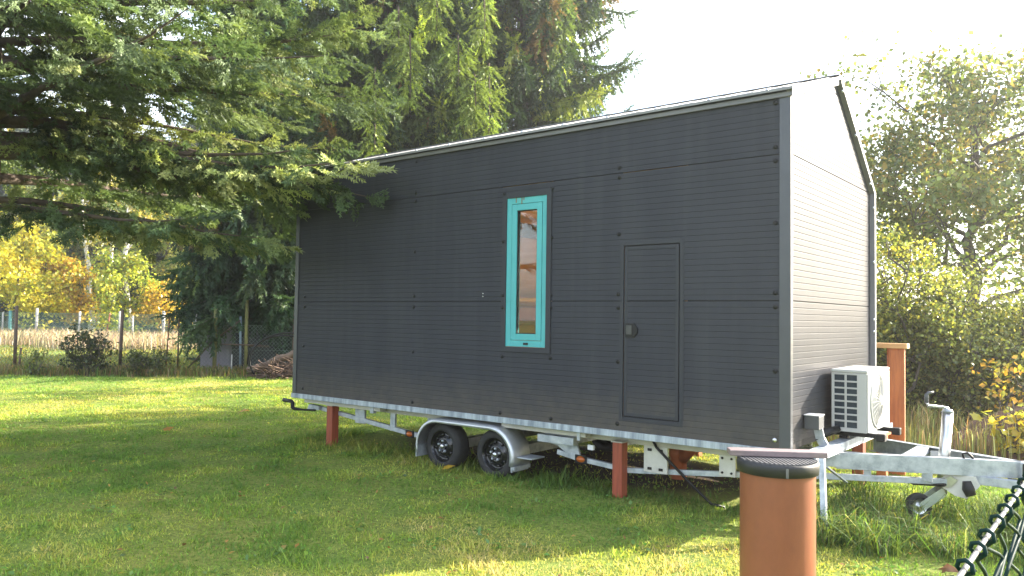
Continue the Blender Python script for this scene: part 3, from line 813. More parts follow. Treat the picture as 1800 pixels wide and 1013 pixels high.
# glazed door added in the unseen far wall to let sun light the room
dr = MB()
for x in (ADDED_DOOR[0], -2.33, ADDED_DOOR[1] - .06): dr.box(x, x + .06, HW - .07, HW - .01, ADDED_DOOR[2], ADDED_DOOR[3])
dr.box(ADDED_DOOR[0] + .06, ADDED_DOOR[1] - .06, HW - .069, HW - .011, ADDED_DOOR[2], ADDED_DOOR[2] + .06); dr.box(ADDED_DOOR[0] + .06, ADDED_DOOR[1] - .06, HW - .069, HW - .011, ADDED_DOOR[3] - .06, ADDED_DOOR[3])
dr_o = dr.build('added_door', M_TURQ, HOUSE)
MB().box(ADDED_DOOR[0] + .05, ADDED_DOOR[1] - .05, HW - .043, HW - .037, ADDED_DOOR[2] + .05, ADDED_DOOR[3] - .05).build('pane', M_GLASS, dr_o)

# window
fr = MB()
x0, x1, z0, z1 = WIN[0] + .008, WIN[1] - .008, WIN[2] + .008, WIN[3] - .008


def ring(b, x0, x1, z0, z1, w, ya, yb):
    b.box(x0, x0 + w, ya, yb, z0, z1); b.box(x1 - w, x1, ya, yb, z0, z1)
    b.box(x0 + w, x1 - w, ya, yb, z0, z0 + w); b.box(x0 + w, x1 - w, ya, yb, z1 - w, z1)


ring(fr, x0, x1, z0, z1, .062, .004, .075)
win = fr.build('window', M_TURQ, HOUSE, bevel=.003)
sb = MB(); ring(sb, x0 + .066, x1 - .066, z0 + .066, z1 - .066, .062, .001, .06); sb.build('sash', M_TURQ, win, bevel=.003)
gb = MB(); ring(gb, x0 + .126, x1 - .126, z0 + .126, z1 - .126, .010, .012, .04); gb.build('glazing_seal', M_BLACK, win)
MB().box(x0 + .128, x1 - .128, .026, .032, z0 + .128, z1 - .128).build('pane', M_GLASS, win)
MB().box(x0 + .225, x0 + .285, -.001, .004, z0 + .020, z0 + .042).build('drain_cap', M_BLACK, win, bevel=.004)
for dx, l in ((.11, .05), (.18, .07), (.205, .03)):
    MB().box(x0 + dx, x0 + dx + .012, .0015, .0042, z1 - l, z1).build('rust_stain', mat('rust_run', (.22, .17, .09), (.12, .10, .05), scale=30, rough=.8), win)
wt = MB()
wt.box(WIN[0] - .045, WIN[0] + .010, -.006, .004, WIN[2] - .045, WIN[3] + .045)
wt.box(WIN[1] - .010, WIN[1] + .045, -.016, .004, WIN[2] - .045, WIN[3] + .045)
wt.box(WIN[0] + .010, WIN[1] - .010, -.006, .004, WIN[3] - .008, WIN[3] + .045)
wt.box(WIN[0] + .010, WIN[1] - .010, -.012, .004, WIN[2] - .045, WIN[2] + .006)
wt.build('flashing', M_TRIM2, win, bevel=.002)

# hatch door
hd = MB(); ring(hd, HAT[0] - .035, HAT[1] + .035, HAT[2] - .035, HAT[3] + .035, .037, -.004, .012)
hf = hd.build('hatch_frame', M_TRIM2, HOUSE, bevel=.002)
MB().box(HAT[0], HAT[1], .020, .028, HAT[2], HAT[3]).build('gap', M_DARK, hf)
hp = MB(); a0, a1, b0, b1 = HAT[0] + .011, HAT[1] - .011, HAT[2] + .011, HAT[3] - .011
ring(hp, a0, a1, b0, b1, .030, -.002, .018)
hatch = hp.build('hatch_door', M_TRIM2, HOUSE, bevel=.002)
for za, zb_ in ((b0 + .03, ZB + PH - SEAM), (ZB + PH + SEAM, b1 - .03)):
    ribbed(a0 + .03, a1 - .03, za, zb_, lambda u, z, d: (u, d + .001, z)).build('hatch_panel', M_PANEL, hatch, fix=False)
hh = MB().prism([(-1.447, 1.43), (-1.365, 1.43), (-1.325, 1.47), (-1.325, 1.51), (-1.365, 1.555), (-1.447, 1.555)], -.016, .002, 'y').build('handle', M_BLACK, hatch, bevel=.002)
MB().box(-1.432, -1.375, -.026, -.016, 1.452, 1.535).build('lever', mat('handle_lever', (.035, .035, .037), (.045, .045, .047), rough=.35), hh, bevel=.004)

# screws of the long wall, one mesh each
scr = MB().lathe([(0, -.006), (.010, -.0055), (.0125, -.0025), (.019, -.0022), (.019, .003)], tuple(ORG[HOUSE]), 'y', 10)
sme = None
for x, zs in ((-6.06, (.67, 1.2, 1.685, 1.81, 2.83, 2.95)), (-4.115, (.65, 1.2, 1.69, 1.81, 2.3, 2.86, 2.95, 3.3)), (-1.525, (.66, 1.21, 1.69, 1.81, 2.35, 2.86, 2.95)),
              (-.112, (1.2, 1.70, 1.81, 2.36, 2.85, 2.96, 3.31)), (-2.855, (1.2, 1.69, 1.81, 2.35, 2.83)), (-2.265, (1.21, 1.69, 1.81, 2.36, 2.83)), (-2.87, (.64,)), (-2.25, (.64,))):
    for z in zs:
        if sme is None:
            o = scr.build('screw', M_BLACK, HOUSE); sme = o.data
        else:
            o = link('screw', sme, None, HOUSE)
        o.location = np.array([x, -.004 if not (x < -2.2 and x > -2.9) or z < 1.25 else -.008, z]) - ORG[HOUSE]
o = MB().lathe([(0, -.007), (.014, -.006), (.019, -.002), (.019, .003)], (-.115, -.004, .665), 'y', 12).build('bright_bolt', M_STEEL, HOUSE)
for z in (1.83, 1.80): MB().lathe([(0, -.003), (.006, -.003), (.006, .002)], (-3.12, 0, z), 'y', 8).build('paint_fleck', M_PALE, HOUSE)

# corner trims
ct = MB(); ct.box(-.078, .010, -.010, -.001, ZB, ZE - .03); ct.box(.001, .010, -.001, .045, ZB, ZE + .01)
ct.build('corner_trim', M_TRIM, HOUSE, bevel=.002)
ct = MB(); ct.box(-HL - .012, -HL + .055, -.010, -.001, ZB, ZE - .03); ct.box(-HL - .012, -HL - .001, -.001, .05, ZB, ZE)
ct.build('corner_trim', M_TRIM, HOUSE, bevel=.002)
# verge trims: boxes standing proud of the gable along its outline
for xa, xb in ((-.02, .046), (-HL - .046, -HL + .02)):
    vt = MB()
    vt.prism([(HW - .012, ZB), (HW + .040, ZB), (HW + .040, ZK + .01), (HW - .012, ZK - .01)], xa, xb, 'x')
    vt.build('verge_trim', M_VERGE, HOUSE, bevel=.003)
    vt = MB(); vt.prism([(HW - .012, ZK - .01), (HW + .040, ZK + .01), (YA + .012, ZA + .042), (YA + .012, ZA - .025)], xa, xb, 'x')
    vt.build('verge_trim', M_VERGE, HOUSE, bevel=.003)
    vt = MB(); vt.prism([(-.020, ZE - .050), (-.020, ZE + .008), (YA + .012, ZA + .042), (YA + .012, ZA - .035)], xa, xb - (.02 if xa > -1 else 0), 'x')
    vt.build('verge_trim', M_VERGE, HOUSE, bevel=.003)
for z in (1.0, 1.50, 1.62, 2.2, 2.75):
    MB().lathe([(0, .014), (.010, .013), (.015, .004), (.015, -.004)], (.034, HW - .012, z), 'x', 8).build('rivet', M_STEEL, HOUSE)
for t in (.1, .55, .92):
    MB().lathe([(0, .014), (.010, .013), (.015, .004), (.015, -.004)], (.034, HW + (YA - HW) * t - .025, ZK + (ZA - ZK) * t - .01), 'x', 8).build('rivet', M_STEEL, HOUSE)

# roof
sl1 = (ZA - ZE) / YA
rf = MB(); rf.prism([(-.060, ZE - .005), (-.060, ZE + .018), (YA, ZA + .040), (YA, ZA + .012)], -HL - .045, .042, 'x')
roof = rf.build('roof', M_ROOF, HOUSE, bevel=.002)
r2 = MB(); r2.prism([(HW + .07, ZK - .045), (HW + .07, ZK - .010), (YA + .001, ZA + .038), (YA + .001, ZA + .012)], -HL - .044, .041, 'x'); r2.build('roof_slope', M_ROOF, HOUSE, bevel=.002)
for k in range(25):
    x = -HL + .02 + k * (HL - .05) / 24
    MB().bar((x, -.05, ZE + .022), (x, YA - .02, ZA + .041), .030, .005).build('standing_seam', M_ROOF, roof, bevel=.002)
fa = MB(); fa.box(-HL - .03, .03, -.028, -.012, ZE - .048, ZE - .010); fa.build('eave_fascia', M_FASCIA, HOUSE, bevel=.002)
MB().box(-HL - .046, .045, YA - .07, YA + .07, ZA + .034, ZA + .044).build('ridge_cap', M_ROOF, HOUSE, bevel=.003)
for k in range(13):
    MB().lathe([(0, .018), (.012, .014), (.014, .0)], (-HL + .2 + k * .49, -.04, ZE + .022), 'z', 8).build('roof_screw', M_STEEL, roof)

# ---- chassis
cb = MB(); cb.box(-HL - .03, .10, -.014, .045, .542, .5995); cb.build('side_rail', M_STREAK, HOUSE, bevel=.003)
cb = MB(); cb.box(-HL - .03, .10, HW - .045, HW + .014, .542, .5995); cb.build('side_rail', M_STREAK, HOUSE, bevel=.003)
cb = MB(); cb.box(.10, .20, -.015, HW + .015, .538, .602); cb.box(.195, .203, -.014, HW + .014, .530, .536); cb.build('front_rail', M_STREAK, HOUSE, bevel=.004)
MB().box(-HL - .03, -HL + .05, .045, HW - .045, .542, .598).build('rear_rail', M_STREAK, HOUSE, bevel=.003)
MB().box(-HL + .05, -.09, .045, HW - .045, .556, .597).build('floor_sheet', M_BEAM, HOUSE)
for y in (.22, HW - .22):
    MB().box(-5.95, -.02, y - .03, y + .03, .465, .555).build('main_beam', M_BEAM, HOUSE, bevel=.003)
for x in (-5.9, -4.9, -4.0, -2.2, -1.2, -.35):
    MB().box(x - .025, x + .025, .25, HW - .25, .475, .550).build('cross_member', M_GALV, HOUSE)
mem = MB().box(-6.1, -4.7, .06, .16, .490, .541); mem.build('support_channel', M_BEAM, HOUSE)
mem = MB().box(-2.9, -1.9, .06, .16, .490, .541); mem.build('support_channel', M_BEAM, HOUSE)
for y, sgn in ((.20, 1), (HW - .20, -1)):
    tr = MB()
    P = [(-6.12, .43), (-5.95, .42), (-4.3, .262), (-4.02, .255)]
    for (xa, za), (xb, zb_) in zip(P, P[1:]): tr.bar((xa, y, za), (xb + .01, y, zb_), .045, .05)
    tr.box(-4.06, -3.96, y - .012, y + .012, .235, .465)
    tr.build('lower_chord', M_GALV, HOUSE, bevel=.002)
    tr = MB(); Pz = [(-2.30, y, .30), (-2.05, y, .262), (-1.52, y, .222), (-.55, y + sgn * .10, .30), (.05, y + sgn * .34, .335), (.90, y + sgn * .80, .335), (1.0, y + sgn * .86, .36)]
    for p, q in zip(Pz, Pz[1:]): tr.bar(p, q, .045, .045)
    tr.build('lower_chord', M_GALV, HOUSE, bevel=.002)
    for x, w in ((-5.19, .17), (-4.62, .08)):
        MB().box(x - w / 2, x + w / 2, y - .014, y + .014, .30 if x < -5 else .265, .466).build('web_plate', M_GALV, HOUSE, bevel=.003)
    MB().prism([(-2.46, .466), (-2.10, .466), (-2.02, .24), (-2.08, .24), (-2.30, .36), (-2.46, .38)], y - .02, y + .005, 'y').build('web_plate', M_GALV, HOUSE, bevel=.002)
    wp = MB().box(-1.36, -1.13, y - .016, y + .012, .235, .466).build('joint_plate', M_WHITE, HOUSE, bevel=.003)
    for x in (-1.30, -1.19):
        for z in (.27, .435): MB().box(x - .02, x + .02, y - .024, y - .015, z - .012, z + .012).build('bolt_head', M_BLACK, wp, bevel=.003)
    wp = MB().box(-.66, -.52, y + .02 - .016, y + .02 + .010, .29, .468).build('joint_plate', M_WHITE, HOUSE, bevel=.003)
    for x in (-.63, -.55):
        for z in (.32, .44): MB().lathe([(0, -.026), (.010, -.024), (.010, -.014)], (x, y + .02, z), 'y', 8).build('bolt_head', M_BLACK, wp)
# hanger bracket, amber markers
MB().box(-4.86, -4.80, .05, .10, .46, .54).build('clamp', M_GALV, HOUSE, bevel=.003)
MB().box(-1.99, -1.955, .05, .10, .455, .54).build('clamp', M_GALV, HOUSE, bevel=.003)
for x, z in ((-4.32, .262), (-2.02, .262)):
    mk = MB().lathe([(0, -.05), (.03, -.045), (.045, -.028), (.048, -.02)], (0, 0, 0), 'y', 16)
    mk.v = [(p[0] * 1.05 + x, p[1] * .8 + .185, p[2] * .65 + z) for p in mk.v]
    mo = mk.build('marker_lamp', M_AMBER, HOUSE)
    MB().box(x - .065, x + .065, .165, .178, z - .04, z + .04).build('lamp_base', M_BLACK, mo, bevel=.004)
MB().tube([(-1.87, .12, .42), (-1.87, .12, .33)], .008, 6).build('lamp_wire', M_BLACK, HOUSE)
MB().box(-1.90, -1.84, .10, .125, .375, .42).build('reflector', M_PALE, HOUSE)
# rear steady crank sticking out
MB().tube([(-5.95, .12, .395), (-6.20, .10, .385), (-6.34, .09, .385), (-6.38, .09, .40), (-6.38, .09, .455), (-6.40, .09, .475), (-6.56, .08, .483)],
          [.012, .012, .022, .026, .026, .024, .026], 10).build('steady_crank', M_BLACK, HOUSE)
MB().prism([(-6.10, .46), (-5.9, .45), (-5.9, .40), (-6.13, .39)], .13, .20, 'y').build('rear_bracket', M_GALV, HOUSE)

# wheels
def wheel(x, y, sgn):
    """y: outer face; sgn: inward direction"""
    R, W = .252, .195
    w = MB(); k = sgn
    prof = [(.165, k * .006), (.185, -k * .000), (.222, k * .004), (.243, k * .022), (R, k * .045), (R, k * (W - .045)), (.243, k * (W - .022)), (.165, k * (W - .006))]
    w.lathe(prof, (x, y, .21), 'y', 40, close=True)
    for j in range(3):
        pass
    to = MB()
    wh = w.build('wheel', M_TYRE, HOUSE)
    r = MB().lathe([(.168, k * .008), (.160, k * .014), (.150, k * .05), (.140, k * .062), (.112, k * .052), (.085, k * .030), (.060, k * .026), (.055, k * .034), (0, k * .034)], (x, y, .21), 'y', 40)
    for j in range(8):
        a = j * math.pi / 4 + .2
        r.lathe([(0, k * .036), (.014, k * .036), (.016, k * .044)], (x + .118 * math.cos(a), y, .21 + .118 * math.sin(a)), 'y', 8)
    ro = r.build('rim', M_RIM, wh)
    MB().lathe([(0, -k * .004), (.018, -k * .002), (.027, k * .006), (.030, k * .034)], (x, y, .21), 'y', 16).build('hub_cap', M_STEEL, wh)
    for j in range(5):
        a = j * 2 * math.pi / 5 + .3
        MB().lathe([(0, k * .006), (.010, k * .008), (.013, k * .014), (.013, k * .034)], (x + .058 * math.cos(a), y, .21 + .058 * math.sin(a)), 'y', 6, smooth=False).build('wheel_nut', M_GALV, wh)
    return wh


XW = (-3.70, -2.97)
for y, s in ((.035, 1), (HW - .035, -1)):
    for x in XW: wheel(x, y, s)
for x in XW:
    MB().box(x - .05, x + .05, .22, HW - .22, .16, .26).build('axle', M_GALV, HOUSE)


def fender(ya, yb, lip):
    """tandem mudguard swept along its outline"""
    out = []
    for a in np.linspace(196, 90, 12): out.append((XW[0] + .30 * math.cos(math.radians(a)), .205 + .292 * math.sin(math.radians(a))))
    for a in np.linspace(90, -14, 12): out.append((XW[1] + .30 * math.cos(math.radians(a)), .205 + .292 * math.sin(math.radians(a))))
    b = MB(); n = len(out); prof = [(ya + lip * .0, -.030), (ya + lip * .002, -.004), (ya + lip * .012, .006), (ya + lip * .035, .012), (ya + lip * .10, .015), (yb, .012)]
    vs = []
    for i, (x, z) in enumerate(out):
        t = Vector((out[min(i + 1, n - 1)][0] - out[max(i - 1, 0)][0], 0, out[min(i + 1, n - 1)][1] - out[max(i - 1, 0)][1])).normalized()
        nx, nz = -t.z, t.x
        for y, d in prof: vs.append((x + nx * d, y, z + nz * d))
    k = len(prof)
    fs = [(i * k + j, i * k + j + 1, (i + 1) * k + j + 1, (i + 1) * k + j) for i in range(n - 1) for j in range(k - 1)]
    b.add(vs, fs, True); return b


for ya, yb, l in ((-.055, .225, 1), (HW + .055, HW - .225, -1)):
    fo = fender(ya, yb, l).build('mudguard', mat('zinc_mudguard', (.58, .60, .63), (.46, .48, .51), scale=4, rough=.42, metal=.8), HOUSE)
    md = fo.modifiers.new('thick', 'SOLIDIFY'); md.thickness = .004
    MB().box(-2.70, -2.655, min(ya + l * .02, yb), max(ya + l * .02, yb), .10, .135).build('flap', M_GALV, fo)
    for x in (XW[0] - .295, XW[1] + .285): MB().box(x - .006, x + .006, min(ya + l * .01, yb), max(ya + l * .01, yb), .08, .20).build('mud_flap', M_GALV, fo)
MB().box(-2.64, -2.46, -.02, .20, .222, .234).build('step_plate', M_GALV, HOUSE, bevel=.003)
MB().box(-2.48, -2.06, .10, .19, .39, .462).build('side_member', M_GALV, HOUSE, bevel=.003)

# ---- drawbar
NB = [(.17, .60), (1.40, 1.17)]; FB = [(.17, 1.78), (1.40, 1.21)]
for (xa, ya), (xb, yb) in (NB, (FB[0], FB[1])):
    d = Vector((xb - xa, yb - ya, 0)).normalized(); nn = Vector((-d.y, d.x, 0)) * (1 if ya < 1.19 else -1)
    b = MB()   # C channel open to the inside
    b.bar((xa, ya, .465), (xb, yb, .465), .008, .130)
    for z in (.5265, .4035):
        b.bar((xa + nn.x * .033, ya + nn.y * .033, z), (xb + nn.x * .033, yb + nn.y * .033, z), .058, .007)
    b.build('drawbar_beam', M_GALV, HOUSE, bevel=.002)
MB().bar((.02, .52, .470), (.20, .60, .470), .05, .10).build('beam_gusset', M_GALV, HOUSE)
MB().bar((.64, .86, .50), (.64, 1.52, .50), .10, .05).build('drawbar_tie', M_GALV, HOUSE, bevel=.003)
for p, w in (((.38, .72), .055), ((.78, .90), .075)):
    MB().box(p[0] - w / 2, p[0] + w / 2, p[1] - .012, p[1] + .012, .335, .402).build('drawbar_strut', M_GALV, HOUSE, bevel=.003)
MB().box(1.38, 1.72, 1.14, 1.24, .405, .53).build('coupling_body', M_GALV, HOUSE, bevel=.01)
cp = MB(); cp.box(1.30, 1.40, 1.09, 1.13, .33, .40); cp.box(1.40, 1.62, 1.09, 1.132, .40, .525); cp.tube([(1.62, 1.19, .47), (1.95, 1.19, .455), (2.05, 1.19, .44)], [.05, .055, .06], 12)
cp.build('coupling_head', M_BLACK, HOUSE, bevel=.004)
MB().box(1.06, 1.38, 1.035, 1.09, .335, .40).build('overrun_box', M_GALV, HOUSE, bevel=.003)
MB().prism([(.90, .40), (1.10, .40), (1.13, .33), (1.04, .22), (.96, .23), (.86, .29), (.84, .33)], 1.00, 1.018, 'y').build('brake_plate', M_WHITE, HOUSE, bevel=.003)
bl = MB(); bl.tube([(.66, .875, .318), (.68, .885, .318), (.88, .985, .316), (.90, .99, .316)], [.012, .022, .022, .016], 12)
bl.build('brake_lever', M_BLACK, HOUSE)
MB().prism([(.86, .335), (.93, .385), (.98, .36), (.93, .30), (.87, .295)], .978, .992, 'y').build('lever_quadrant', M_STEEL, HOUSE)
MB().tube([(1.04, 1.0, .36), (1.05, 1.0, .30), (1.07, 1.0, .25)], [.03, .045, .038], 12).build('release_knob', M_BLACK, HOUSE)
MB().tube([(.16, .66, .325), (.85, .99, .325)], .006, 6).build('brake_rod', M_STEEL, HOUSE)
MB().tube([(1.02, 1.02, .525), (1.01, 1.02, .565), (1.04, 1.03, .575), (1.07, 1.05, .545), (1.08, 1.05, .525)], .009, 8).build('cable_loop', M_BLACK, HOUSE)
# jockey wheel
JB, JT = Vector((.845, 1.10, .22)), Vector((.885, 1.16, .87))
jt = MB(); jt.tube([JB, JT], .042, 18); jo = jt.build('jockey_tube', M_STEEL, HOUSE)
MB().tube([JT - Vector((0, 0, .002)), JT + Vector((.002, 0, .025))], [.046, .03], 16).build('tube_cap', M_GALV, jo)
ch = JT + Vector((0, 0, .03))
MB().tube([JT, ch, ch + Vector((-.03, -.03, .012)), ch + Vector((-.125, -.10, .02)), ch + Vector((-.135, -.105, .055))], .011, 8).build('crank_arm', M_STEEL, jo)
MB().tube([ch + Vector((-.135, -.105, .045)), ch + Vector((-.135, -.105, .105)), ch + Vector((-.125, -.095, .125)), ch + Vector((-.09, -.07, .13))], [.017, .018, .012, .01], 10).build('crank_grip', M_GREYBOX, jo)
fk = MB(); WJ = Vector((.70, .985, .115))
for s in (-1, 1):
    o_ = Vector((.62 * .045 * s, -.78 * .045 * s, 0)) * 1.0
    fk.bar(JB + Vector((0, 0, .02)) + o_, WJ + o_, .006, .07, up=(.78, .62, 0))
fk.build('jockey_fork', mat('pale_green_fork', (.42, .47, .40), (.34, .39, .33), rough=.45, metal=.3), jo)
ax = Vector((.62, -.78, 0)).normalized()
jw = MB(); n = 28
prof = [(.062, -.028), (.095, -.030), (.104, -.018), (.104, .018), (.095, .030), (.062, .028)]
t1 = ax.cross(Vector((0, 0, 1))).normalized()
vs = [WJ + ax * h + (t1 * math.cos(2 * math.pi * j / n) + Vector((0, 0, 1)) * math.sin(2 * math.pi * j / n)) * r for r, h in prof for j in range(n)]
jw.add(vs, [(i * n + j, i * n + (j + 1) % n, ((i + 1) % 6) * n + (j + 1) % n, ((i + 1) % 6) * n + j) for i in range(6) for j in range(n)], True)
jwo = jw.build('jockey_wheel', M_TYRE, jo)
jr = MB(); prof = [(.064, .020), (.05, .012), (.02, .012), (.018, .03), (0.0, .03)]
vs = [WJ + ax * h + (t1 * math.cos(2 * math.pi * j / n) + Vector((0, 0, 1)) * math.sin(2 * math.pi * j / n)) * r for r, h in prof for j in range(n)]
jr.add(vs, [(i * n + j, i * n + (j + 1) % n, (i + 1) * n + (j + 1) % n, (i + 1) * n + j) for i in range(4) for j in range(n)], True)
jr.build('rim', M_STEEL, jwo)
# folding leg at the front corner
lg = MB(); lg.bar((.25, .02, .60), (.31, -.11, -.02), .042, .008, up=(1, 0, 0)); lg.bar((.232, .02, .60), (.292, -.11, -.02), .008, .042, up=(1, 0, 0))
lg.build('steady_leg', M_GALV, HOUSE)
MB().bar((.255, .06, .50), (.33, .30, .36), .03, .008).build('leg_brace', M_GALV, HOUSE)
# label plate on the far beam
MB().box(.70, .86, 1.47, 1.474, .44, .50).build('type_plate', M_PALE, HOUSE)

# ================================================================== AIR CONDITIONER
AX0, AX1, AY0, AY1, AZ0, AZ1 = .06, .345, .86, 1.60, .672, 1.193
AC = thing('air_conditioner', 'white outdoor air conditioner unit with round fan grille on the front of the trailer', 'air conditioner', ((AX0 + AX1) / 2, (AY0 + AY1) / 2, .60))
b = MB(); b.box(AX0, AX1 - .004, AY0 + .012, AY1, AZ0, AZ1 - .03)
b.build('casing', M_AC, AC, bevel=.008)
MB().box(AX0 - .006, AX1 + .004, AY0 - .004, AY1 + .006, AZ1 - .03, AZ1).build('top_cover', M_AC, AC, bevel=.010)
MB().box(AX1 - .004, AX1 + .006, AY0 + .004, AY1 - .16, AZ0 + .004, AZ1 - .032).build('front_panel', M_AC, AC, bevel=.004)
MB().box(AX1 - .004, AX1 + .004, AY1 - .155, AY1, AZ0 + .004, AZ1 - .032).build('service_panel', M_AC, AC, bevel=.004)
gx0, gx1 = AX0 + .022, AX0 + .205
g = MB().box(gx0, gx1, AY0 + .008, AY0 + .0115, AZ0 + .03, AZ1 - .045).build('coil', M_ACDARK, AC)
g = MB(); ya, yb = AY0 - .002, AY0 + .011; zg0, zg1 = AZ0 + .025, AZ1 - .042
g.box(AX0, gx0, ya, yb, AZ0, AZ1 - .031); g.box(gx1, AX1 - .005, ya, yb, AZ0, AZ1 - .031)
g.box(gx0, gx1, ya, yb, AZ0, zg0 + .008); g.box(gx0, gx1, ya, yb, zg1 - .004, AZ1 - .031)
xm = (gx0 + gx1) / 2; g.box(xm - .008, xm + .008, ya, yb, zg0 + .008, zg1 - .004)
for k in range(1, 8):
    z = zg0 + .008 + (zg1 - zg0 - .012) * k / 8
    g.box(gx0, xm - .008, ya, yb, z - .007, z + .007); g.box(xm + .008, gx1, ya, yb, z - .007, z + .007)
g.build('side_grid', M_AC, AC, bevel=.002)
fc = (AX1 + .006, AY0 + .30, (AZ0 + AZ1) / 2 - .01); fr_ = .218
MB().lathe([(0, .0005), (fr_, .0005)], fc, 'x', 40).build('fan_opening', M_ACDARK, AC)
g = MB()
for r in np.linspace(.055, fr_, 15):
    g.lathe([(r - .0035, .006 + .022 * (1 - r / fr_)), (r, .010 + .022 * (1 - r / fr_)), (r + .0035, .006 + .022 * (1 - r / fr_))], fc, 'x', 48)
for k in range(24):
    a = k * math.pi / 12; c_, s_ = math.cos(a), math.sin(a)
    g.bar((fc[0] + .030, fc[1] + .045 * c_, fc[2] + .045 * s_), (fc[0] + .006, fc[1] + fr_ * c_, fc[2] + fr_ * s_), .005, .005)
g.lathe([(fr_ - .004, .004), (fr_ + .004, .012), (fr_ + .014, .009), (fr_ + .018, .0)], fc, 'x', 48)
fg = g.build('fan_grille', M_ACGR, AC)
MB().lathe([(0, .037), (.04, .036), (.048, .028)], fc, 'x', 24).build('grille_hub', M_AC, fg)
bd = MB(); bd.box(AX1 + .004, AX1 + .0055, AY1 - .11, AY1 - .03, AZ1 - .115, AZ1 - .10); bd.box(AX1 + .004, AX1 + .0055, AY1 - .10, AY1 - .05, AZ1 - .13, AZ1 - .122)
bd.build('badge', M_BLUE, AC)
for y in (AY0 + .10, AY1 - .12):
    b = MB(); b.box(-.005, AX1 + .09, y - .022, y + .022, .628, .664); b.box(AX1 + .05, AX1 + .12, y - .035, y + .035, .606, .668); b.box(.10, .17, y - .03, y + .03, .603, .628)
    b.build('mounting_rail', M_BLACK, AC, bevel=.006)
    MB().box(AX0 + .03, AX1 - .03, y - .03, y + .03, .664, AZ0).build('foot', M_GALV, AC)
MB().tube([(.12, AY0 - .02, .69), (.06, AY0 - .12, .67), (.02, AY0 - .20, .64), (.0, AY0 - .20, .60)], [.03, .035, .035, .03], 10).build('pipe_bundle', M_BLACK, AC)

JBX = thing('junction_box', 'small grey box on a bent post in front of the gable, beside the air conditioner', 'junction box', (.07, .36, .60))
MB().box(.012, .128, .30, .43, .735, .842).build('housing', M_GREYBOX, JBX, bevel=.005)
MB().box(.008, .132, .296, .434, .843, .851).build('lid', M_PALE, JBX, bevel=.003)
b = MB(); b.bar((.10, .37, .735), (.115, .375, .66), .012, .07, up=(1, 0, 0)); b.bar((.115, .375, .66), (.145, .385, .602), .012, .07, up=(1, 0, 0)); b.build('post', M_GALV, JBX)

# ================================================================== PROPS AROUND THE TRAILER
def prop_post(label, x, y, w, h, lean=0):
    t = thing('support_post', label, 'support post', (x, y, 0), 'red brown timber posts propping up the trailer')
    b = MB(); b.box(x - w / 2, x + w / 2, y - w / 2, y + w / 2, -.04, h); b.build('timber', M_POST, t, bevel=.005)
    MB().box(x - w / 2 - .01, x + w / 2 + .01, y - w / 2 - .01, y + w / 2 + .01, h, h + .010).build('packing', M_BEAM, t)


prop_post('red brown post under the long side, between mudguard and orange pipe', -1.575, .135, .10, .478)
prop_post('red brown post under the far rear end of the trailer, beside the crank', -5.63, .135, .105, .478)
prop_post('red brown post standing under the front rail, seen below the drawbar', -.06, 2.16, .105, .45)
DP = thing('drain_pipe', 'weathered orange drain pipe with a slanting branch standing under the trailer', 'drain pipe', (-1.55, 1.25, 0))
MB().lathe([(.083, -.05), (.083, .20), (.093, .205), (.093, .28), (.083, .285), (.083, .46)], (-1.55, 1.25, 0), 'z', 24).build('pipe_body', M_PVC2, DP)
MB().tube([(-1.52, 1.25, .20), (-1.42, 1.22, .31), (-1.36, 1.20, .38)], [.075, .08, .085], 16).build('branch', M_PVC2, DP)
tag(MB().tube([(-1.28, .20, .52), (-1.22, .15, .47), (-1.07, .19, .32), (-.90, .25, .145), (-.77, .30, .02), (-.66, .33, .0)], .012, 8).build('hose', M_BLACK, None),
    'black hose hanging diagonally from the trailer floor to the grass', 'hose')
PX, PY = .872, -2.70
SP = thing('shaft_pipe', 'thick terracotta orange plastic pipe with a dark ribbed lid in front of the trailer', 'pipe', (PX, PY, 0))
MB().lathe([(.155, -.05), (.155, .975)], (PX, PY, 0), 'z', 64).build('pipe_body', M_PVC, SP)
l = MB(); l.lathe([(.157, .942), (.168, .945), (.170, .985), (.166, .995), (0, .995)], (PX, PY, 0), 'z', 64)
lid = l.build('lid', M_RIMLID, SP)
rb = MB()
dv = Vector((CR[0], CR[1], 0)).normalized(); dn = Vector((-dv.y, dv.x, 0))
for k in range(-9, 10):
    o_ = k * .0168; hl = math.sqrt(max(0, .158 ** 2 - o_ ** 2))
    if hl > .02: rb.bar(Vector((PX, PY, .9975)) + dv * o_ - dn * hl, Vector((PX, PY, .9975)) + dv * o_ + dn * hl, .009, .006)
rb.build('lid_ribs', M_LID, lid, bevel=.001)
tt = MB(); a = math.atan2(-dn.y, -dn.x); tt.bar((PX + .1715 * math.cos(a - .1), PY + .1715 * math.sin(a - .1), .946), (PX + .1715 * math.cos(a - .1), PY + .1715 * math.sin(a - .1), .985), .004, .01)
tt.build('lid_notch', M_LID, lid)
pk = MB(); c_ = Vector((PX - .022, PY + .05, 1.0135)); d_ = (dv * 1.0 + dn * -.10).normalized()
pk.bar(c_ - d_ * .205, c_ + d_ * .205, .085, .024)
tag(pk.build('plank', M_PLANK, None, bevel=.003), 'short mauve grey plank lying across the dark lid of the orange pipe', 'plank')

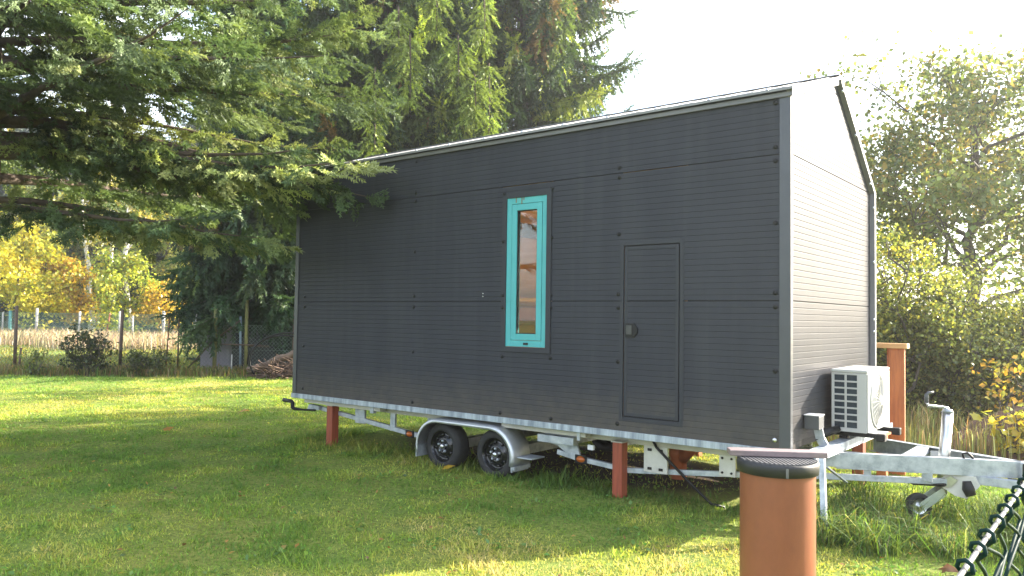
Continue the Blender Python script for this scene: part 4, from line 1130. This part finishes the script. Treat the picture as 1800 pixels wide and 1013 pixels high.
# fallen leaves
def fallen(label, px, y_or_D, col, s=.10, rot=0):
    p = spot(px, y_or_D)
    z = float(gz(p[0], p[1])) + .055
    V, T = LOBED; V = V.copy() * s; c, sn = math.cos(rot), math.sin(rot)
    W = np.stack([V[:, 0] * c - V[:, 1] * sn + p[0], V[:, 0] * sn + V[:, 1] * c + p[1], V[:, 2] * 2.5 + z + V[:, 0] * .15], 1)
    o = tri_mesh('fallen_leaf', W, T, np.repeat(np.array([col]), len(W), 0), M_LEAF)
    tag(o, label, 'leaf', 'fallen autumn leaves on the lawn')


fallen('yellow fallen leaf on shaded grass just in front of the trailer wheels', 785, 8.15, (.55, .36, .05), .13, .4)
fallen('orange brown fallen leaf at the edge of the big shadow on the lawn', 293, 10.4, (.45, .22, .05), .15, 1.2)
fallen('dark brown curled leaf lying beside the wire fence', 1672, 4.95, (.16, .07, .03), .12, 2)
fallen('tan fallen leaf on the sunlit lawn behind the trailer crank', 430, 12.6, (.45, .28, .12), .16, .2)

# wooden deck behind the house
DK = thing('wooden_deck', 'orange stained wooden deck with railing behind the house', 'deck', (-1.8, 3.0, 0))
b = MB()
for k in range(6): b.box(-4.2, .10, 2.47 + k * .115, 2.575 + k * .115, .44, .468)
b.build('deck_floor', M_WOODO, DK)
for x in (-4.1, -2.0, .02): MB().box(x, x + .09, 2.50, 2.59, -.05, .44).build('joist', M_WOODO, DK)
MB().box(.02, .172, 3.035, 3.08, -.05, 1.318).build('post', M_WOODO, DK, bevel=.003)
MB().box(-.01, .165, 3.081, 3.115, -.05, 1.317).build('post', M_WOODO, DK, bevel=.003)
MB().box(-4.2, .205, 3.0, 3.13, 1.319, 1.372).build('handrail', M_WOODL, DK, bevel=.004)
for z in (.62, .80): MB().box(-4.2, .018, 3.05, 3.075, z, z + .12).build('rail_board', M_WOODL, DK, bevel=.003)
for x in (-4.1, -2.1): MB().box(x, x + .09, 3.035, 3.08, -.05, 1.318).build('post', M_WOODO, DK, bevel=.003)

# ================================================================== CHAIN LINK FENCES
FN = thing('wire_fence', 'dark green chain link fence with grey top wire, close to the viewer', 'fence', (1.975, -4.9, 0))
MB().tube([(1.975, -9.0, 1.40), (1.975, -3.1, 1.40)], .0021, 8).build('top_wire', M_WIRES, FN)
wm = MB(); pitch, dz, wr = .058, .060, .0019
for k in range(95):
    yc = -9.0 + k * pitch + RNG.normal(0, .001); pts = []; zo = RNG.normal(0, .003)
    for q in range(0, 47 if yc > -6.3 else 12):
        z = 1.395 - q * dz / 2
        ph = q % 2
        s = 1 if (k % 2 == 0) else 1
        yy = yc + (pitch / 2 if ph else -pitch / 2) * 1.04
        pts.append((1.975 + (wr * 1.1 if ph else -wr * 1.1) + RNG.normal(0, .0025), yy + RNG.normal(0, .002), z + (zo if q else 0) + RNG.normal(0, .0015)))
    sm = []
    for a_, b_ in zip(pts, pts[1:]):
        for t in (0, .22, .5, .78):
            e = t * t * (3 - 2 * t); tz = t
            sm.append((a_[0] + (b_[0] - a_[0]) * t, a_[1] + (b_[1] - a_[1]) * (.55 * t + .45 * e), a_[2] + (b_[2] - a_[2]) * tz))
    # curled end round the top wire
    y0_ = pts[0][1]
    curl = [(1.975 + .006 * math.cos(w), y0_ + .006 * (w - math.pi) / math.pi, 1.4005 + .006 * math.sin(w)) for w in np.linspace(math.pi * 1.9, -.3, 8)]
    wm.tube(curl + sm[1:], wr, 5)
wm.build('mesh', M_WIREG, FN, fix=False)
for y in (-9.0, -3.1):
    MB().tube([(2.01, y, -.3), (2.01, y, 1.45)], .02, 12).build('fence_post', M_WIREG, FN)


def field_fence(name, label, A, B, h, posts, m_mesh, pitch, r, group):
    """wire netting on posts between ground points A and B; posts: (t, height, radius, material, lean)"""
    A = np.array(A, float); B = np.array(B, float); L = np.linalg.norm(B - A); d = (B - A) / L; root = thing(name, label, 'fence', tuple((A + B) / 2), group)
    n = np.array([-d[1], d[0], 0]); V = []; T = []
    def strip(p, q):
        i = len(V); dd = norm(q - p); s = np.cross(dd, n) * r
        V.extend([p - s, p + s, q + s, q - s]); T.extend([(i, i + 1, i + 2), (i, i + 2, i + 3)])
    k = 0; x = -h
    while x < L:
        for sg in (1, -1):
            p0 = np.array([x, 0.0]); p1 = np.array([x + h, h])
            if sg < 0: p0, p1 = np.array([x, h]), np.array([x + h, 0.0])
            t0 = max(0, (0 - p0[0]) / h); t1 = min(1, (L - p0[0]) / h)
            if t1 > t0:
                a = p0 + (p1 - p0) * t0; b_ = p0 + (p1 - p0) * t1
                strip(A + d * a[0] + np.array([0, 0, a[1] + .03]), A + d * b_[0] + np.array([0, 0, b_[1] + .03]))
        x += pitch
    for z in (.05, h * .5, h + .03):
        strip(A + np.array([0, 0, z]), B + np.array([0, 0, z]))
    tri_mesh('netting', np.array(V), np.array(T), None, m_mesh, root)
    for t, ph, pr, pm, ln in posts:
        p = A + d * L * t - n * .05
        MB().tube([p + np.array([0, 0, -.1]), p + d * ln + np.array([0, 0, ph])], [pr, pr * .95], 8).build('fence_post', pm, root)
    return root


def tpx(A, B, px):
    """share of the way from A to B at which picture column px meets the line"""
    d = CF + (px - 900) / FPX * CR
    M = np.array([[B[0] - A[0], -d[0]], [B[1] - A[1], -d[1]]]); v = np.array([CAM[0] - A[0], CAM[1] - A[1]])
    return float(np.linalg.solve(M, v)[0])


A1, B1 = spot(-120, 21.0), spot(560, 21.0)
nf = field_fence('wire_fence', 'grey wire fence on rusty posts along the left edge of the lawn', A1, B1, 1.25,
            [(tpx(A1, B1, 33), 1.72, .045, M_RUST, 0), (tpx(A1, B1, 40), .6, .03, M_RUST, .05), (tpx(A1, B1, 217), 1.66, .045, M_RUST, .02), (tpx(A1, B1, 318), 1.42, .022, M_RUST, 0),
             (tpx(A1, B1, 382), 1.75, .055, M_MOSS, 0), (tpx(A1, B1, 437), 1.95, .05, M_MOSS, -.02), (tpx(A1, B1, 297), 1.5, .02, M_RUSTR, .06), (tpx(A1, B1, 428), 1.52, .035, M_BLUEP, -.04),
             (tpx(A1, B1, 412), .5, .02, M_CONC, 0), (tpx(A1, B1, -60), 1.7, .045, M_RUST, 0), (tpx(A1, B1, 520), 1.7, .045, M_RUST, 0)], M_WIREF, .10, .0022, None)
b = MB()
for pa, pb, za, zb_ in ((382, 330, .95, .05), (382, 424, .9, 1.42), (382, 462, .78, .76)):
    b.tube([spot(pa, 20.95, za), spot(pb, 20.9, zb_)], .022, 6)
b.build('brace', M_RUST, nf)
A2, B2 = spot(-200, 44.0), spot(620, 46.0)
field_fence('wire_fence', 'faded green wire fence with pale posts in front of the autumn wood', A2, B2, 1.45,
            [(tpx(A2, B2, px), hh, rr_, mm, ln) for px, hh, rr_, mm, ln in ((8, 1.5, .05, M_CONC, 0), (21, 1.6, .09, M_TEALP, 0), (67, 1.75, .08, M_CONC, .02), (142, 1.6, .065, M_CONC, .03), (188, 1.55, .05, M_RUSTR, .25),
                                                                        (213, 1.65, .07, M_CONC, 0), (236, 1.4, .05, M_CONC, 0), (290, 1.7, .09, M_CONC, 0), (345, 1.6, .06, M_CONC, .05), (400, 1.6, .08, M_RUSTR, 0), (485, 1.6, .08, M_CONC, 0), (-90, 1.6, .07, M_CONC, 0), (560, 1.6, .07, M_CONC, 0))],
            M_WIREFG, .14, .007, None)

# ================================================================== HEAP OF THINGS BY THE LEFT FENCE
q0, q1 = spot(356, 21.4), spot(412, 21.6)
b = MB(); b.bar((q0[0], q0[1], .60), (q1[0], q1[1], .60), .05, 1.28)
tag(b.build('board', M_BOARD, None, bevel=.006), 'upright grey mauve board standing behind the mossy fence post', 'board')
t = thing('compost_bin', 'low black tarpaulin covered bin behind the fence at the house end', 'compost bin', tuple(spot(465, 20.6)))
d_ = norm(q1 - q0); nn_ = np.array([-d_[1], d_[0], 0])
a_, c_ = spot(412, 21.5), spot(530, 21.8)
b = MB()
for p, q, z in ((a_, c_, .5), (a_ + nn_ * 1.0, c_ + nn_ * 1.0, .5), (a_, a_ + nn_ * 1.0, .5), (c_, c_ + nn_ * 1.0, .5)):
    MB().bar((p[0], p[1], z), (q[0], q[1], z), .04, 1.0).build('side_wall', M_TARP, t)
b = MB(); ng = 14; vs = []
for i in range(ng + 1):
    for j in range(6):
        p = a_ + (c_ - a_) * i / ng + nn_ * (j / 5 * 1.1 - .05)
        vs.append((p[0], p[1], 1.02 + .10 * (i / ng < .3) - .05 * math.sin(i * .9) * math.sin(j * 1.3 + i) - (.08 if j in (0, 5) else 0)))
b.add(vs, [(i * 6 + j, i * 6 + j + 1, (i + 1) * 6 + j + 1, (i + 1) * 6 + j) for i in range(ng) for j in range(5)], True); b.build('tarpaulin', M_TARP, t)
b = MB(); p, q = spot(414, 21.3), spot(476, 21.35); b.bar((p[0], p[1], .74), (q[0], q[1], .72), .03, .06); b.build('batten', M_RUST, t)
rg = np.random.default_rng(4)
for k, (pa, pb, za, zb_, r, lab) in enumerate(((441, 560, .14, .85, .10, 'thick grey brown log leaning up towards the house end, on top of the brushwood'), (446, 540, .06, .40, .10, 'shorter dark log lying under the leaning log'))):
    p, q = spot(pa, 19.7 + .15 * k, za), spot(pb, 19.9 + .1 * k, zb_)
    ts = np.linspace(0, 1, 8); pts = p + (q - p) * ts[:, None] + rg.normal(0, .015, (8, 3))
    tag(MB().tube(pts, [r * rg.uniform(.9, 1.1) for _ in ts], 10).build('log', M_LOG, None), lab, 'log')
bw = MB()
for k in range(170):
    c = spot(rg.uniform(468, 540), rg.uniform(19.2, 20.0), rg.uniform(.05, .62) * rg.uniform(.4, 1))
    c[2] *= np.clip((c[0] - spot(460, 19.6)[0]) / 1.0, .25, 1.1)
    dd = norm(rg.normal(0, 1, 3) * np.array([1, 1, .5])) * rg.uniform(.2, .6)
    bw.tube([c - dd, c + rg.normal(0, .04, 3), c + dd], [.016, .014, .006], 4, cap=False)
tag(bw.build('brushwood', M_BRUSH, None, fix=False), kind='stuff')
for k, (pxc, D, r, sc_, lab) in enumerate(((512, 19.4, 1.00, 1, 'larger thin black hoop leaning over the brushwood, reaching the lawn'), (505, 19.9, .98, 1, 'thin black hoop leaning just behind the larger one'))):
    c = spot(pxc, D, .42 if k == 0 else .36); ax_ = Vector((CF[0], CF[1], .12)).normalized(); sx_ = ax_.cross(Vector((0, 0, 1))).normalized(); up_ = sx_.cross(ax_)
    pts = [Vector(c) + (sx_ * math.cos(w) * .98 + up_ * math.sin(w) * .72) * r for w in np.linspace(-.55 if k == 0 else 0, math.pi * 1.15 if k == 0 else math.pi * 1.02, 36)]
    pts = [p for p in pts if p.z > -.05]
    tag(MB().tube(pts, .022, 8).build('hoop', M_BLACK, None), lab, 'hoop')

# ================================================================== EARTH, GREENHOUSE ON THE RIGHT
em = MB(); ng = 22; c = spot(1880, 9.6)
vs = []
for i in range(ng):
    for j in range(ng):
        u, v = i / (ng - 1) * 2 - 1, j / (ng - 1) * 2 - 1; r2_ = math.hypot(u, v)
        z = max(0, 1 - r2_) ** .8 * .85 + (rg.normal(0, .03) if r2_ < .95 else -.1)
        vs.append((c[0] + u * 1.5, c[1] + v * 1.3, z - .03))
em.add(vs, [(i * ng + j, (i + 1) * ng + j, (i + 1) * ng + j + 1, i * ng + j + 1) for i in range(ng - 1) for j in range(ng - 1)], True)
tag(em.build('earth_mound', M_EARTH, None), 'reddish brown heap of earth at the right edge behind the drawbar', 'earth heap')
g0 = spot(1758, 22.5); g1 = spot(1835, 21.5); gd = norm(g1 - g0); gn = np.array([-gd[1], gd[0], 0]); GH = thing('greenhouse', 'small pale framed garden greenhouse half hidden behind the bushes', 'greenhouse', tuple((g0 + g1) / 2))
b = MB(); gl = MB(); up = np.array([0, 0, 1.0]); Lg = np.linalg.norm(g1 - g0)
for o_ in (g0, g0 + gn * 1.8):
    for t in np.linspace(0, 1, 4):
        p = o_ + gd * Lg * t; b.bar(p, p + up * 2.05, .06, .06)
    b.bar(o_ + up * 2.05, o_ + gd * Lg + up * 2.05, .07, .07); b.bar(o_ + up * .9, o_ + gd * Lg + up * .9, .05, .05)
for t in (0, 1):
    p = g0 + gd * Lg * t; b.bar(p + up * 2.05, p + gn * .9 + up * 2.55, .06, .06); b.bar(p + gn * 1.8 + up * 2.05, p + gn * .9 + up * 2.55, .06, .06)
b.bar(g0 + gn * .9 + up * 2.55, g1 + gn * .9 + up * 2.55, .06, .06)
b.build('frame', M_PALE, GH)
for o_ in (g0, g0 + gn * 1.8): gl.bar(o_ + up * 1.0, o_ + gd * Lg + up * 1.0, 2.0, .012, up=tuple(gn))
gl.build('glazing', M_GLASS2, GH)

# ================================================================== TREES
SPC = [(.150, .205, .095), (.105, .155, .075), (.205, .255, .110), (.28, .31, .125), (.28, .19, .095)]
if True:
    conifer('spruce_tree', 'big near spruce with bluish green sprays reaching over the house corner', spot(-40, 9.6), 13.5, 3.1, 5.1, 94, 21, 'spray', trunk_r=.22,
            cols=SPC, wts=[4, 3, 3, 1.6, 0], twig_gap=.24, size=.37, gap=.25, droop=.30, e0=.10, e1=.5, sag=.30, lift=.22, side_len=1.05, top=.78, clear=(18, 58, 3.9),
            extra=[(3.5, 38, 4.75, .07), (3.7, 36, 4.9, .03), (3.95, 39, 4.9, .02), (3.75, 43, 4.3, .03), (2.95, 36, 3.7, .02), (2.85, 18, 3.5, .0),  (3.9, 42, 4.8, .06), (4.3, 36, 4.9, .10), (4.9, 40, 4.8, .12), (5.3, 33, 4.6, .14), (4.6, 28, 4.7, .1), (3.6, 28, 4.5, .05)])
    DARK = [(.028, .058, .026), (.040, .074, .030), (.062, .10, .036), (.12, .17, .045), (.12, .09, .04)]
    conifer('spruce_tree', 'dark spruce with curtains of hanging twigs, its trunk behind the compost bin', spot(440, 22.2), 17, 1.7, 1.9, 260, 31, 'strand', trunk_r=.17,
            cols=DARK, wts=[4, 4, 2, .8, .2], twig_gap=.075, size=.95, droop=.8, e0=.0, e1=.4, sag=.45, lift=.25, side_len=1.0)
    GRN = [(.040, .068, .026), (.060, .095, .030), (.105, .150, .038), (.27, .31, .055), (.22, .14, .05)]
    conifer('spruce_tree', 'tall drooping spruce behind the middle of the house roof', spot(668, 27), 24, 1.5, 6.4, 330, 41, 'strand', trunk_r=.28,
            lit_tassels=[(690, 10, 95, 21.8), (712, 60, 180, 21.5), (651, 120, 265, 21.6), (797, 60, 160, 22), (853, 110, 240, 22.4), (842, -20, 75, 22.2), (828, 130, 200, 22), (757, -30, 50, 22)],
            cols=GRN, wts=[4, 4, 3, 1.6, .4], twig_gap=.12, size=1.05, droop=.9, e0=.0, e1=.4, sag=.45, lift=.40, side_len=1.2)
    conifer('spruce_tree', 'tall drooping spruce behind the right half of the roof, against bright sky', spot(915, 28), 24, 1.5, 5.8, 300, 51, 'strand', trunk_r=.28,
            cols=GRN, wts=[4, 4, 3, 1.6, .7], twig_gap=.12, size=1.05, droop=.9, e0=.0, e1=.4, sag=.45, lift=.42, side_len=1.2)
YEL = [(.60, .53, .06), (.52, .50, .07), (.40, .45, .07), (.58, .45, .05)]
YG = [(.40, .44, .07), (.28, .36, .06), (.52, .46, .06), (.16, .23, .045)]
ORA = [(.55, .38, .045), (.46, .29, .04), (.46, .40, .06), (.30, .29, .06)]
OLV = [(.22, .26, .06), (.34, .34, .07), (.46, .40, .08), (.14, .18, .05)]
for px, D, H, r, sp, cz, col, n, lf, lab, nm in (
        (22, 46, 6.3, .11, 2.6, 1.0, YEL, 5200, .24, 'leftmost bright yellow maple beyond the far fence', 'maple_tree'),
        (72, 48.5, 6.2, .10, 2.4, .9, YEL, 4600, .24, 'bright yellow maple with a thin dark trunk, second from the left edge', 'maple_tree'),
        (122, 50, 4.6, .09, 2.1, .8, ORA, 3200, .24, 'low orange gold maple beside the yellow maples', 'maple_tree'),
        (228, 47.5, 5.2, .09, 2.3, .9, YG, 4600, .22, 'yellow green young tree in front of the birch trunk', 'young_tree'),
        (284, 48, 3.3, .07, 1.5, .6, ORA, 2300, .20, 'small orange leaved tree just right of the yellow green one', 'young_tree'),
        (345, 52, 6.0, .10, 2.7, 1.0, OLV, 3800, .24, 'olive and gold tree behind the grey board', 'young_tree'),
        (500, 46, 4.8, .09, 2.4, .8, YG, 4000, .22, 'yellow green tree showing between dark spruce and house end', 'young_tree'),
        (170, 56, 9.5, .14, 3.2, 2.5, OLV, 3500, .30, 'tall olive gold tree between the two birch trunks', 'wood_tree'),
        (300, 58, 11, .14, 3.6, 3.0, YG, 4200, .30, 'tall yellow green tree behind the orange leaved one', 'wood_tree'),
        (20, 60, 12, .15, 3.8, 3.5, OLV, 4200, .32, 'tall olive tree rising behind the leftmost yellow maple', 'wood_tree'),
        (420, 57, 10, .14, 3.4, 2.2, YEL, 3800, .30, 'golden tree glowing behind the dark hanging spruce', 'wood_tree'),
        (100, 57, 11, .14, 3.4, 2.5, OLV, 4200, .30, 'tall olive tree behind the orange gold maple', 'wood_tree'),
        (240, 61, 12, .14, 3.6, 2.5, YG, 4400, .30, 'tall yellow green tree filling the wood behind the young tree', 'wood_tree'),
        (358, 60, 11, .14, 3.4, 2.2, OLV, 4000, .30, 'olive tree filling the wood above the grey board', 'wood_tree'),
        (-80, 52, 9, .14, 3.2, 2.0, YEL, 3000, .30, 'yellow tree at the left edge of the wood', 'wood_tree')):
    broadleaf(nm, lab, spot(px, D), H, r, sp, cz, int(px) + 400, n, lf, col, [4, 3, 2, 1], nlimb=9, sub=4, twigs=3, clump=.32, group=None)
for px, D, H, lab in ((229, 50, 14, 'pale birch with a clear white trunk behind the yellow green tree'), (165, 53, 15, 'pale birch standing left of the white trunked one'),
                      (205, 51, 13, 'slim grey birch leaning between the two other birches'), (383, 49, 12, 'pale birch behind the mossy fence post'), (178, 60, 15, 'birch farthest back in the wood, dim and thin')):
    broadleaf('birch_tree', lab, spot(px, D), H, .20, 2.6, 6.5, int(px) + 77, 1500, .2, [(.30, .28, .05), (.42, .34, .05), (.16, .2, .04)], [3, 3, 2], nlimb=8, sub=4, twigs=3, clump=.3, bark=M_BIRCH)
for i, (px, D, H, lab) in enumerate(((-60, 62, 21, 'dark conifer at the left edge of the wood behind'), (45, 66, 20, 'dark conifer behind the yellow maples'), (118, 63, 18, 'dark conifer between the maples and the birches'),
                                     (200, 70, 19, 'dark conifer far behind the white birch trunk'), (262, 64, 17, 'dark conifer behind the young yellow green tree'), (330, 68, 19, 'dark conifer above the grey board'),
                                     (395, 62, 21, 'dark conifer left of the hanging spruce'), (470, 66, 21, 'dark conifer right behind the hanging spruce'), (560, 60, 22, 'dark conifer behind the left end of the roof'))):
    conifer('forest_conifer', lab, spot(px, D), H, 2.0, 3.4, 110, 600 + i, 'strand', trunk_r=.2, cols=[(.028, .045, .020), (.040, .060, .022), (.085, .085, .028)], wts=[4, 3, 1],
            twig_gap=.26, size=1.5, e0=.0, e1=.4, sag=.4, lift=.25, side_len=1.3)
# closed wood far behind, one mass
P, Xd, S, C = [], [], [], []
rf_ = np.random.default_rng(77)
for k in range(30000):
    px = rf_.uniform(-500, 800); D = rf_.uniform(72, 90); p = spot(px, D, 0)
    top = 15 + 8 * vnoise(px * .02, 1.5, 5)
    p[2] = top * rf_.random() ** .8
    P.append(p)
P = np.array(P); n = len(P)
V, T, tint = scatter(LEAF2, P, rf_.normal(0, 1, (n, 3)), rf_.normal(0, 1, (n, 3)), rf_.uniform(.9, 1.9, n), palette(rf_, n, [(.035, .05, .022), (.06, .07, .025), (.20, .17, .04), (.12, .09, .03)], [4, 3, 1.3, 1], .3))
tag(tri_mesh('far_forest', V, T, tint, M_LEAF), kind='stuff')

# right-hand side
OAK = [(.11, .155, .05), (.16, .195, .06), (.20, .205, .07), (.31, .23, .07), (.38, .29, .08)]
broadleaf('oak_tree', 'spreading tree with thinning rusty green leaves right of the house', spot(1705, 17), 7.8, .19, 4.0, 2.2, 91, 31000, .125, OAK, [5, 5, 3, 1.2, .8], nlimb=19, sub=7, twigs=5, clump=.20, sparse_top=1.0)
broadleaf('young_tree', 'sparse leaved tree top showing above the house roof', spot(1335, 20.5), 7.9, .08, 2.3, 3.4, 97, 1100, .13, [(.13, .14, .04), (.3, .22, .05), (.42, .30, .05)], [3, 2, 1.5], nlimb=12, sub=4, twigs=3, clump=.14)
broadleaf('young_tree', 'low reddish tree top just peeping over the roof beside the spruce', spot(1190, 21), 6.6, .07, 1.5, 3.4, 98, 500, .12, [(.35, .17, .06), (.4, .26, .07), (.2, .17, .06)], [3, 2, 2], nlimb=9, sub=4, twigs=3, clump=.14)
BUSH = [(.12, .155, .045), (.17, .20, .055), (.24, .24, .065), (.33, .29, .07)]
BUSHY = [(.17, .21, .055), (.25, .27, .06), (.36, .33, .06), (.13, .17, .045)]
for px, D, H, sp, col, n, sd, lab in (
        (1560, 12.2, 3.3, 1.3, BUSHY, 15000, 1, 'yellow topped bush rising beside the far edge of the house'),
        (1625, 12.6, 2.8, 1.4, BUSH, 17000, 2, 'dense dark green bush right behind the orange deck post'),
        (1700, 12.0, 2.5, 1.4, BUSH, 17000, 3, 'dense olive bush below the spreading tree'),
        (1775, 12.8, 2.1, 1.35, BUSHY, 13000, 4, 'low yellow green bush in front of the greenhouse'),
        (1860, 11.8, 2.2, 1.3, BUSHY, 9000, 5, 'yellow green bush cut by the right picture edge'),
        (1500, 13.5, 2.4, 1.2, BUSH, 4000, 6, 'bush mostly hidden behind the house gable')):
    broadleaf('bush', lab, spot(px, D), H, .028, sp, .3, 700 + sd, n, .062, col, [4, 4, 2, 1], cat='bush', stems=9, nlimb=7, sub=3, twigs=3, clump=.13, jit=.3)
broadleaf('leafy_plant', 'bright yellow leaved plant at the right edge beyond the drawbar', spot(1788, 9.1), .85, .012, .30, .1, 801, 170, .10, [(.55, .42, .04), (.45, .40, .06), (.30, .32, .05)], [3, 2, 2], cat='plant', stems=6, nlimb=4, sub=2, twigs=2, clump=.05, proto=LOBED)
broadleaf('leafy_plant', 'taller orange tinted plant above the earth heap at the right edge', spot(1800, 10.2), 1.75, .014, .5, .2, 802, 420, .085, [(.50, .30, .05), (.42, .36, .06), (.22, .24, .05)], [3, 2, 2], cat='plant', stems=6, nlimb=4, sub=2, twigs=2, clump=.08)
# left-hand shrubs by the fence
broadleaf('shrub', 'dark leaved shrub growing through the fence at the lawn edge', spot(160, 19.8), 1.25, .016, .75, .1, 803, 1500, .085, [(.030, .045, .018), (.045, .06, .02), (.09, .085, .03)], [4, 3, 1], cat='shrub', stems=9, nlimb=5, sub=2, twigs=2, clump=.07)
broadleaf('shrub', 'small light green upright plant left of the dark shrub', spot(66, 19.4), .75, .010, .28, .1, 804, 420, .07, [(.10, .14, .04), (.16, .18, .05)], [3, 2], cat='shrub', stems=5, nlimb=4, sub=2, twigs=2, clump=.05)
broadleaf('shrub', 'low dark green bramble right of the rusty fence post', spot(262, 20.0), .55, .010, .9, .05, 805, 1100, .07, [(.05, .07, .025), (.09, .10, .03)], [3, 2], cat='shrub', stems=9, nlimb=4, sub=2, twigs=2, clump=.08)

# ================================================================== LIGHT, SKY, CAMERA
EL = math.radians(22.5)
sv = Vector((.503 * math.cos(EL), .864 * math.cos(EL), math.sin(EL))).normalized()
sl = bpy.data.lights.new('sun', 'SUN'); sl.energy = 5.0; sl.angle = math.radians(.5); sl.color = (1, .91, .76)
so = bpy.data.objects.new('sun', sl); COL.objects.link(so); so.rotation_euler = sv.to_track_quat('Z', 'Y').to_euler(); so.location = (10, 15, 12)
w = bpy.data.worlds.new('World'); SC.world = w; w.use_nodes = True
nt = w.node_tree; L = nt.links; bg = nt.nodes['Background']
sk = nt.nodes.new('ShaderNodeTexSky'); sk.sky_type = 'NISHITA'; sk.sun_disc = False
sk.sun_elevation = EL; sk.sun_rotation = math.atan2(sv.x, sv.y); sk.air_density = 1.0; sk.dust_density = 1.5; sk.ozone_density = 1.0
tc = nt.nodes.new('ShaderNodeTexCoord'); mp = nt.nodes.new('ShaderNodeMapping'); mp.inputs['Scale'].default_value = (1, 1, 2.2)
n1 = nt.nodes.new('ShaderNodeTexNoise'); n1.inputs['Scale'].default_value = 2.6; n1.inputs['Detail'].default_value = 7; n1.inputs['Roughness'].default_value = .55
L.new(tc.outputs['Generated'], mp.inputs['Vector']); L.new(mp.outputs[0], n1.inputs['Vector'])
rp = nt.nodes.new('ShaderNodeValToRGB'); rp.color_ramp.elements[0].position = .42; rp.color_ramp.elements[0].color = (0, 0, 0, 1)
rp.color_ramp.elements[1].position = .66; rp.color_ramp.elements[1].color = (.85, .85, .85, 1)
L.new(n1.outputs['Fac'], rp.inputs['Fac'])
mx = nt.nodes.new('ShaderNodeMix'); mx.data_type = 'RGBA'; mx.inputs[7].default_value = (9.5, 9.8, 10.5, 1)
L.new(rp.outputs['Color'], mx.inputs['Factor']); L.new(sk.outputs[0], mx.inputs[6])
L.new(mx.outputs[2], bg.inputs['Color']); bg.inputs['Strength'].default_value = .10

cd = bpy.data.cameras.new('camera'); co = bpy.data.objects.new('camera', cd); COL.objects.link(co)
cd.sensor_width = 36; cd.lens = FPX / 1800 * 36; cd.clip_start = .05; cd.clip_end = 3000
M = Matrix.Identity(4)
for i in range(3):
    M[i][0] = CR[i]; M[i][1] = CU[i]; M[i][2] = -CF[i]; M[i][3] = CAM[i]
co.matrix_world = M
SC.camera = co
SC.view_settings.view_transform = 'Standard'; SC.view_settings.look = 'None'; SC.view_settings.gamma = 1
SC.view_settings.exposure = 2.4
SC.render.engine = 'CYCLES'
SC.cycles.max_bounces = 8; SC.cycles.transparent_max_bounces = 12; SC.cycles.use_denoising = True

if True:
    hz = MB().box(-430, 430, -430, 640, -1.5, 27)  # thin volume added to imitate veiling lens glare
    ho_ = hz.build('glare_haze', None); ho_['kind'] = 'stuff'; ho_.display_type = 'WIRE'
    hm = bpy.data.materials.new('glare_veil'); hm.use_nodes = True; n_ = hm.node_tree
    n_.nodes.remove(n_.nodes['Principled BSDF']); pv = n_.nodes.new('ShaderNodeVolumePrincipled')
    pv.inputs['Color'].default_value = (.92, .93, .95, 1); pv.inputs['Density'].default_value = .0016; pv.inputs['Anisotropy'].default_value = .72
    n_.links.new(pv.outputs[0], n_.nodes['Material Output'].inputs['Volume']); ho_.data.materials.append(hm)
